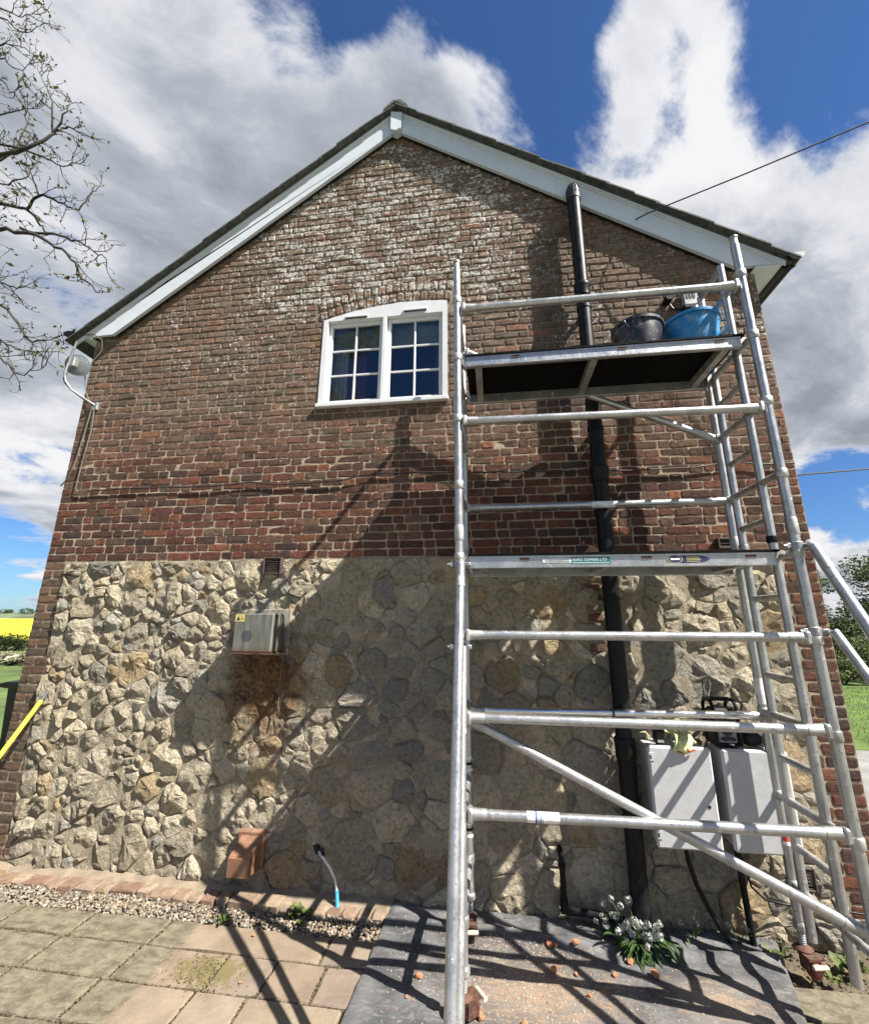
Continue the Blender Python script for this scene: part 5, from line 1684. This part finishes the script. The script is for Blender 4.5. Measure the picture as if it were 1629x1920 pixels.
def wild(x, y, n, h, label, mat_='leaf_weed', wid=.012, grp=None, flower=0):
    o_ = thing('weed', label, 'weed', (x, y, 0), grp); WORLD[o_.name] = Vector((x, y, 0))
    for k in range(n):
        az = random.uniform(0, 6.28)
        vs, fs = strap_leaf((x + random.gauss(0, .03), y + random.gauss(0, .015), .012), az, random.uniform(.5, 1) * h, random.uniform(.6, 1.2) * wid, random.uniform(.4, 1.0), random.uniform(.6, 1.2))
        MB().add(vs, fs).build('leaf', MT[mat_], o_, smooth='all')
    for k in range(flower):
        p = (x + random.gauss(0, .05), y + random.gauss(0, .02), h * random.uniform(.7, 1.1))
        st = MB().tube([(x, y, .01), p], .0018, 5).build('flower_stem', MT['stem'], o_)
        mb = MB(); flower_head(mb, p, .017, 14); mb.build('flower_head', MT['petal'], st)
wild(2.70, -.215, 18, .14, 'leafy green weed with oval leaves growing in the gravel below the hose', 'leaf_weed', .020)
wild(2.245, -.345, 14, .08, 'low ragged weed at the meeting of gravel and clean paving', 'leaf_weed', .010)
wild(2.49, -.16, 9, .07, 'dark wispy weed against the brick edging', 'leaf_garlic', .006)
wild(5.10, -.075, 6, .14, 'sparse white-flowered weed below the keyhole cabinet', 'leaf_garlic', .006, flower=5)
wild(5.36, -.08, 7, .12, 'small white-flowered weed between the two conduits', 'leaf_garlic', .006, flower=5)
wild(4.60, -.10, 4, .12, 'single white flowers rising left of the vent pipe foot', 'leaf_garlic', .005, flower=3)
wild(5.50, -.16, 20, .09, 'bushy green weed beside the red castor', 'leaf_weed', .012)
wild(5.85, -.20, 24, .12, 'ivy-like weed in the soil at the right brick corner', 'leaf_weed', .020)
wild(5.72, -.30, 12, .07, 'flat green weed in the soil beyond the castor', 'leaf_weed', .014)

# ------------------------------------------------------------------ trees and hedges
def leaves(blobs, n, size, flat=.5, mb=None):
    mb = mb or MB()
    tot = sum(b_[3] * b_[4] * b_[5] for b_ in blobs)
    for bx_, by_, bz_, rx, ry, rz in blobs:
        m_ = int(n * rx * ry * rz / tot) + 1
        for _ in range(m_):
            while True:
                u = Vector((random.uniform(-1, 1), random.uniform(-1, 1), random.uniform(-1, 1)))
                if .15 < u.length < 1: break
            u = u.normalized() * (u.length ** .5)
            p = Vector((bx_ + u.x * rx, by_ + u.y * ry, bz_ + u.z * rz))
            a = Vector((random.gauss(0, 1), random.gauss(0, 1), random.gauss(0, flat))).normalized()
            b2 = a.cross(Vector((random.gauss(0, 1), random.gauss(0, 1), random.gauss(0, 1)))).normalized()
            s = size * random.uniform(.6, 1.3)
            mb.add([p - a * s, p + b2 * s * .55, p + a * s, p - b2 * s * .55], [(0, 1, 2, 3)])
    return mb
def blobs_in(x0, x1, y0, y1, z0, z1, n, r):
    return [(random.uniform(x0, x1), random.uniform(y0, y1), random.uniform(z0, z1), r * random.uniform(.6, 1.2), r * random.uniform(.6, 1.2), r * random.uniform(.5, 1.0)) for _ in range(n)]
def grow_tree(x, y, h, spread, nl, size, mat_, label, nblob=26, z0=.35, grp=None):
    o_ = thing('tree', label, 'tree', (x, y, 0), grp); WORLD[o_.name] = Vector((x, y, 0))
    tk = MB()
    tk.tube([(x, y, -.1), (x + .1, y, h * .3), (x - .1, y + .1, h * .6), (x, y, h * .9)], [h * .035, h * .028, h * .018, h * .006], 9)
    bl_ = []
    for k in range(nblob):
        a = random.uniform(0, 6.28); u = random.random() ** .6
        zz = h * random.uniform(z0, .97)
        rad = spread * u * math.sin(math.pi * min(1, (zz / h - z0 + .12) / (1.05 - z0))) ** .6
        c = (x + rad * math.cos(a), y + rad * math.sin(a), zz)
        r_ = spread * random.uniform(.16, .32)
        bl_.append((*c, r_, r_, r_ * .8))
        tk.tube([(x, y, zz * .62), (x + .5 * (c[0] - x), y + .5 * (c[1] - y), zz * .86), c], [h * .010, h * .006, h * .002], 5)
    tk.build('trunk', MT['bark'], o_, smooth='all')
    leaves(bl_, nl, size).build('crown', MT[mat_], o_)
    return o_
grow_tree(22.5, 27, 5.6, 2.3, 5200, .085, 'leaf_tree', 'loose young-leaved tree rising behind the hedge nearest the house corner', 30, .3)
grow_tree(27.5, 26, 6.4, 2.8, 6000, .09, 'leaf_tree', 'taller spreading tree with open crown behind the hedge', 34, .3)
grow_tree(34, 29, 7.0, 3.2, 4000, .1, 'leaf_tree', 'broad tree at the far end of the hedge', 26, .3)
def shrub(x, y, z, rx, ry, n, size, mat_, label, name='shrub', cat='shrub', nb=14, grp=None):
    o_ = thing(name, label, cat, (x, y, 0), grp); WORLD[o_.name] = Vector((x, y, 0))
    bl_ = [(x + random.uniform(-.75, .75) * rx, y + random.uniform(-.75, .75) * ry, z * random.uniform(.25, .85), min(rx, z) * .4 * random.uniform(.7, 1.2), min(ry, z) * .4 * random.uniform(.7, 1.2), z * .24 * random.uniform(.7, 1.2)) for _ in range(nb)]
    tk = MB()
    for b_ in bl_: tk.tube([(x + (b_[0] - x) * .5, y + (b_[1] - y) * .5, -.05), (b_[0], b_[1], b_[2])], [.03, .008], 5)
    tk.build('stem', MT['bark'], o_)
    leaves(bl_, n, size).build('foliage', MT[mat_], o_)
shrub(19.5, 18.5, 2.7, 3.2, 1.3, 9000, .075, 'leaf_hedge', 'dark dense hedge behind the lawn near the house', 'hedge', 'hedge', 34)
shrub(26.5, 19.5, 2.9, 4.2, 1.4, 9000, .08, 'leaf_hedge', 'dark dense hedge running on beyond the first', 'hedge', 'hedge', 40)
shrub(14.6, 12.8, 1.0, .9, .6, 2600, .045, 'leaf_shrub', 'bright low shrub at the lawn edge closest to the wall')
shrub(16.3, 13.4, 1.35, 1.0, .7, 2800, .05, 'leaf_shrub', 'taller rounded green shrub at the lawn edge')
shrub(18.4, 14.2, 1.2, 1.2, .7, 2600, .05, 'leaf_tree', 'olive green shrub in the border behind the lawn')
shrub(15.7, 12.5, .55, .7, .4, 1800, .04, 'leaf_pale', 'pale flowering shrub in front of the green border', nb=10)
shrub(20.6, 14.6, 1.5, 1.4, .8, 2600, .055, 'leaf_hedge', 'dark rounded shrub at the right end of the border')
shrub(-26.5, 20.0, .95, 4.5, .8, 9000, .05, 'leaf_hedge', 'low dark hedge along the edge of the yellow field', 'hedge', 'hedge', 44)
shrub(-17.5, 13.2, .45, 4.0, .8, 5000, .05, 'leaf_pale', 'bank of long pale dry grass beside the track', 'grass_bank', 'grass', 40)
gs = MB()
for k in range(9000):
    x = random.uniform(8.6, 16); y = random.uniform(4.7, 11.6)
    if not (.55 < (x - 4) / (y + 3.35) < .95): continue
    hgt = random.uniform(.02, .05); a = random.uniform(0, 6.28)
    gs.add([(x - .006 * math.cos(a), y - .006 * math.sin(a), -.008), (x + .006 * math.cos(a), y + .006 * math.sin(a), -.008), (x + random.uniform(-.02, .02), y + random.uniform(-.02, .02), hgt)], [(0, 1, 2)])
tag(gs.build('grass', MT['grass']), 'short mown grass of the lawn', 'grass', kind='stuff')
for k in range(7):      # far trees on the ridge
    x = -960 + 48 * k + random.uniform(-16, 16)
    s = random.uniform(4, 8)
    mb = leaves([(x + random.uniform(-9, 9), 636 + random.uniform(-6, 6), 13 + random.uniform(-1, 2), s * 1.5, s, s * .6) for _ in range(3)], 220, 1.4)
    tag(mb.build('ridge_tree', MT['leaf_hedge']), 'distant clump of trees on the ridge beyond the yellow field', 'trees', 'clumps of trees on the far ridge')

# the big tree at the left, just coming into leaf
tr_ = thing('ash_tree', 'tall bare-limbed tree just coming into leaf beside the left gable', 'tree', (-5.6, -2.6, 0)); WORLD[tr_.name] = Vector((-5.6, -2.6, 0))
LIMBS = [
[(-2.14, 0.0, 6.4), (-1.74, 0.05, 6.35), (-1.38, 0.1, 6.29), (-1.12, 0.15, 6.18), (-0.83, 0.2, 5.96), (-0.69, 0.25, 5.72), (-0.5, 0.3, 5.54)],
[(-1.51, 0.1, 6.36), (-1.11, 0.15, 6.29), (-0.86, 0.2, 6.23), (-0.63, 0.25, 6.1), (-0.47, 0.3, 5.96)],
[(-2.08, -0.2, 7.08), (-1.75, -0.15, 7.25), (-1.4, -0.1, 7.38), (-1.23, -0.05, 7.64), (-1.16, 0.0, 7.8), (-1.05, 0.05, 7.79)],
[(-1.23, -0.05, 7.64), (-1.25, -0.15, 8.02), (-1.6, -0.1, 8.62)],
[(-1.23, -0.05, 7.64), (-1.06, -0.1, 7.92), (-1.11, -0.05, 8.16)],
[(-2.58, 0.2, 6.89), (-2.21, 0.25, 7.05), (-1.85, 0.3, 6.96), (-1.65, 0.35, 6.75), (-1.57, 0.4, 6.62)],
[(-1.85, 0.3, 6.96), (-1.63, 0.25, 7.1), (-1.39, 0.3, 7.01), (-1.15, 0.35, 6.92), (-1.1, 0.4, 7.16), (-1.06, 0.45, 7.37)],
[(-1.63, 0.25, 7.1), (-1.92, 0.3, 7.53), (-2.16, 0.35, 7.86)],
[(-2.37, 0.3, 5.81), (-1.9, 0.35, 5.56), (-1.62, 0.4, 5.28), (-1.43, 0.45, 5.08), (-1.18, 0.5, 5.15)],
[(-1.41, -0.1, 4.55), (-1.06, -0.05, 4.48), (-0.88, 0.0, 4.32), (-0.65, 0.05, 4.39)],
[(-1.88, 0.2, 4.94), (-1.59, 0.25, 4.95), (-1.34, 0.3, 4.85), (-1.16, 0.35, 4.84)],
[(-3.7, 0.1, 10.81), (-3.2, 0.15, 10.84), (-2.89, 0.2, 10.68), (-2.75, 0.25, 10.8)],
[(-2.88, -0.2, 9.56), (-2.53, -0.15, 9.89), (-2.17, -0.1, 9.57), (-1.98, -0.05, 9.75)],
[(-3.69, 0.3, 9.91), (-3.26, 0.35, 10.14), (-2.97, 0.4, 9.91), (-2.82, 0.45, 10.1)],
[(-2.56, -0.3, 9.0), (-2.17, -0.25, 9.09), (-2.07, -0.2, 9.11), (-1.94, -0.15, 9.14)],
[(-2.91, 0.0, 8.8), (-2.53, 0.05, 9.0), (-2.38, 0.1, 8.85), (-2.38, 0.15, 8.96)],
[(-3.08, 0.2, 8.45), (-2.7, 0.25, 8.7), (-2.45, 0.3, 8.83), (-2.29, 0.35, 8.93)],
[(-2.6, 0.1, 7.38), (-2.26, 0.15, 7.66), (-2.16, 0.2, 7.94), (-2.2, 0.25, 8.45), (-2.46, 0.3, 9.04)],
[(-2.05, -0.1, 6.79), (-1.78, -0.05, 6.93), (-1.51, 0.0, 7.07), (-1.55, 0.05, 7.31)],
[(-2.17, 0.2, 5.86), (-1.83, 0.25, 5.78), (-1.66, 0.3, 5.73), (-1.63, 0.35, 5.81)],
[(-2.72, 0.1, 7.77), (-2.35, 0.15, 7.95), (-1.69, 0.2, 7.7), (-1.47, 0.25, 7.56), (-1.31, 0.3, 7.65)]]
wood, lf = MB(), MB()
def leaf_tuft(p, n, s):
    for _ in range(n):
        a = Vector((random.gauss(0, 1), random.gauss(0, 1), random.gauss(.2, .8))).normalized()
        b2 = a.cross(Vector((random.gauss(0, 1), random.gauss(0, 1), random.gauss(0, 1)))).normalized()
        L = s * random.uniform(.6, 1.3)
        q_ = p + a * L * .5
        lf.add([p, q_ + b2 * L * .28, p + a * L, q_ - b2 * L * .28], [(0, 1, 2, 3)])
def twig(p, d_, L, r, depth):
    pts = [p]; dd_ = Vector(d_)
    n = 4
    for k in range(n):
        dd_ = (dd_ + Vector((random.gauss(0, .28), random.gauss(0, .28), random.gauss(.06, .28)))).normalized()
        pts.append(pts[-1] + dd_ * L / n)
    wood.tube(pts, [r * (1 - .55 * k / n) for k in range(n + 1)], 5, caps=False)
    if depth > 0:
        for k in range(1, n + 1):
            if random.random() < .85:
                e_ = (dd_ + Vector((random.gauss(0, .8), random.gauss(0, .8), random.gauss(.1, .8)))).normalized()
                twig(pts[k], e_, L * random.uniform(.40, .65), r * .6, depth - 1)
    if depth <= 1:
        leaf_tuft(pts[-1], random.randint(1, 3), .036 if random.random() < .8 else .065)
        if random.random() < .15: leaf_tuft(pts[2], 2, .03)
def limb(path, r0, dens=1.0, tw=.30):
    P_ = [Vector(p) for p in path]
    n = len(P_)
    # smooth
    Q = []
    for i in range(n - 1):
        for k in range(4):
            u = k / 4
            a = P_[max(i - 1, 0)]; b_ = P_[i]; c = P_[i + 1]; d_ = P_[min(i + 2, n - 1)]
            Q.append(.5 * ((2 * b_) + (-a + c) * u + (2 * a - 5 * b_ + 4 * c - d_) * u * u + (-a + 3 * b_ - 3 * c + d_) * u ** 3) + Vector((random.gauss(0, .01), random.gauss(0, .01), random.gauss(0, .01))))
    Q.append(P_[-1])
    wood.tube(Q, [r0 * (1 - .72 * i / (len(Q) - 1)) for i in range(len(Q))], 7, caps=False)
    for i in range(3, len(Q)):
        if random.random() < .50 * dens:
            t_ = (Q[i] - Q[i - 1]).normalized()
            e_ = (t_ * .8 + Vector((random.gauss(0, .7), random.gauss(0, .7), random.gauss(.1, .7)))).normalized()
            twig(Q[i], e_, tw * random.uniform(.5, 1.1), .006, 1)
    twig(Q[-1], (Q[-1] - Q[-2]).normalized(), tw * .8, .006, 1)
base = Vector((-5.6, -2.6, 0))
trunk = [base + Vector((0, 0, -.1)), base + Vector((.1, .05, 2.5)), base + Vector((.25, .1, 5.0)), base + Vector((.2, .0, 8.0)), base + Vector((.4, .1, 11.5))]
tb_ = MB().tube(trunk, [.34, .27, .22, .15, .07], 14)
tb_.build('trunk', MT['bark'], tr_, smooth='all')
def trunk_at(z):
    for i in range(4):
        if trunk[i].z <= z <= trunk[i + 1].z: return trunk[i].lerp(trunk[i + 1], (z - trunk[i].z) / (trunk[i + 1].z - trunk[i].z))
    return trunk[-1]
heads = {}
for i, L in enumerate(LIMBS):
    r0 = .027 if i in (0, 2, 5) else .018 if len(L) > 4 else .013
    limb(L, r0, .85, .30)
    if L[0][0] < -1.85 or i in (9, 10):
        h0 = Vector(L[0]); z0 = max(2.6, h0.z - random.uniform(1.0, 1.9))
        s0 = trunk_at(min(z0, 11))
        mid1 = s0.lerp(h0, .35) + Vector((0, 0, .35)); mid2 = s0.lerp(h0, .72) + Vector((0, 0, .25))
        limb([s0, mid1, mid2, h0], .065 if r0 > .02 else .045, .25, .5)
# limbs over the patio behind the camera and outwards
for k in range(26):
    a = random.uniform(-2.2, .15) if k < 17 else random.uniform(1.4, 4.2)
    z0 = random.uniform(3.6, 9.5)
    s0 = trunk_at(z0)
    L = random.uniform(3.6, 6.3) if k < 17 else random.uniform(2.5, 4)
    dv = Vector((math.cos(a), math.sin(a), 0))
    e_ = s0 + dv * L + Vector((0, 0, random.uniform(.6, 2.6)))
    if e_.x > .9: e_.x = .9
    limb([s0, s0 + (e_ - s0) * .3 + Vector((0, 0, .5)), s0 + (e_ - s0) * .65 + Vector((random.gauss(0, .3), random.gauss(0, .3), .4)), e_], .06, 1.3, .75)
for k in range(9):
    e_ = Vector((random.uniform(-1.3, .9), random.uniform(-7.6, -4.2), random.uniform(6.6, 9.2)))
    s0 = trunk_at(random.uniform(4.5, 7))
    limb([s0, s0.lerp(e_, .35) + Vector((0, 0, .4)), s0.lerp(e_, .7) + Vector((random.gauss(0, .3), random.gauss(0, .3), .3)), e_], .05, 2.0, 1.0)
    leaf_blob = [(e_.x + random.gauss(0, .3), e_.y + random.gauss(0, .3), e_.z + random.gauss(0, .25), .45, .45, .35)]
    leaves(leaf_blob, 120, .07, mb=lf)
wood.build('limbs', MT['bark'], tr_, smooth='all')
lf.build('crown', MT['leaf_young'], tr_)
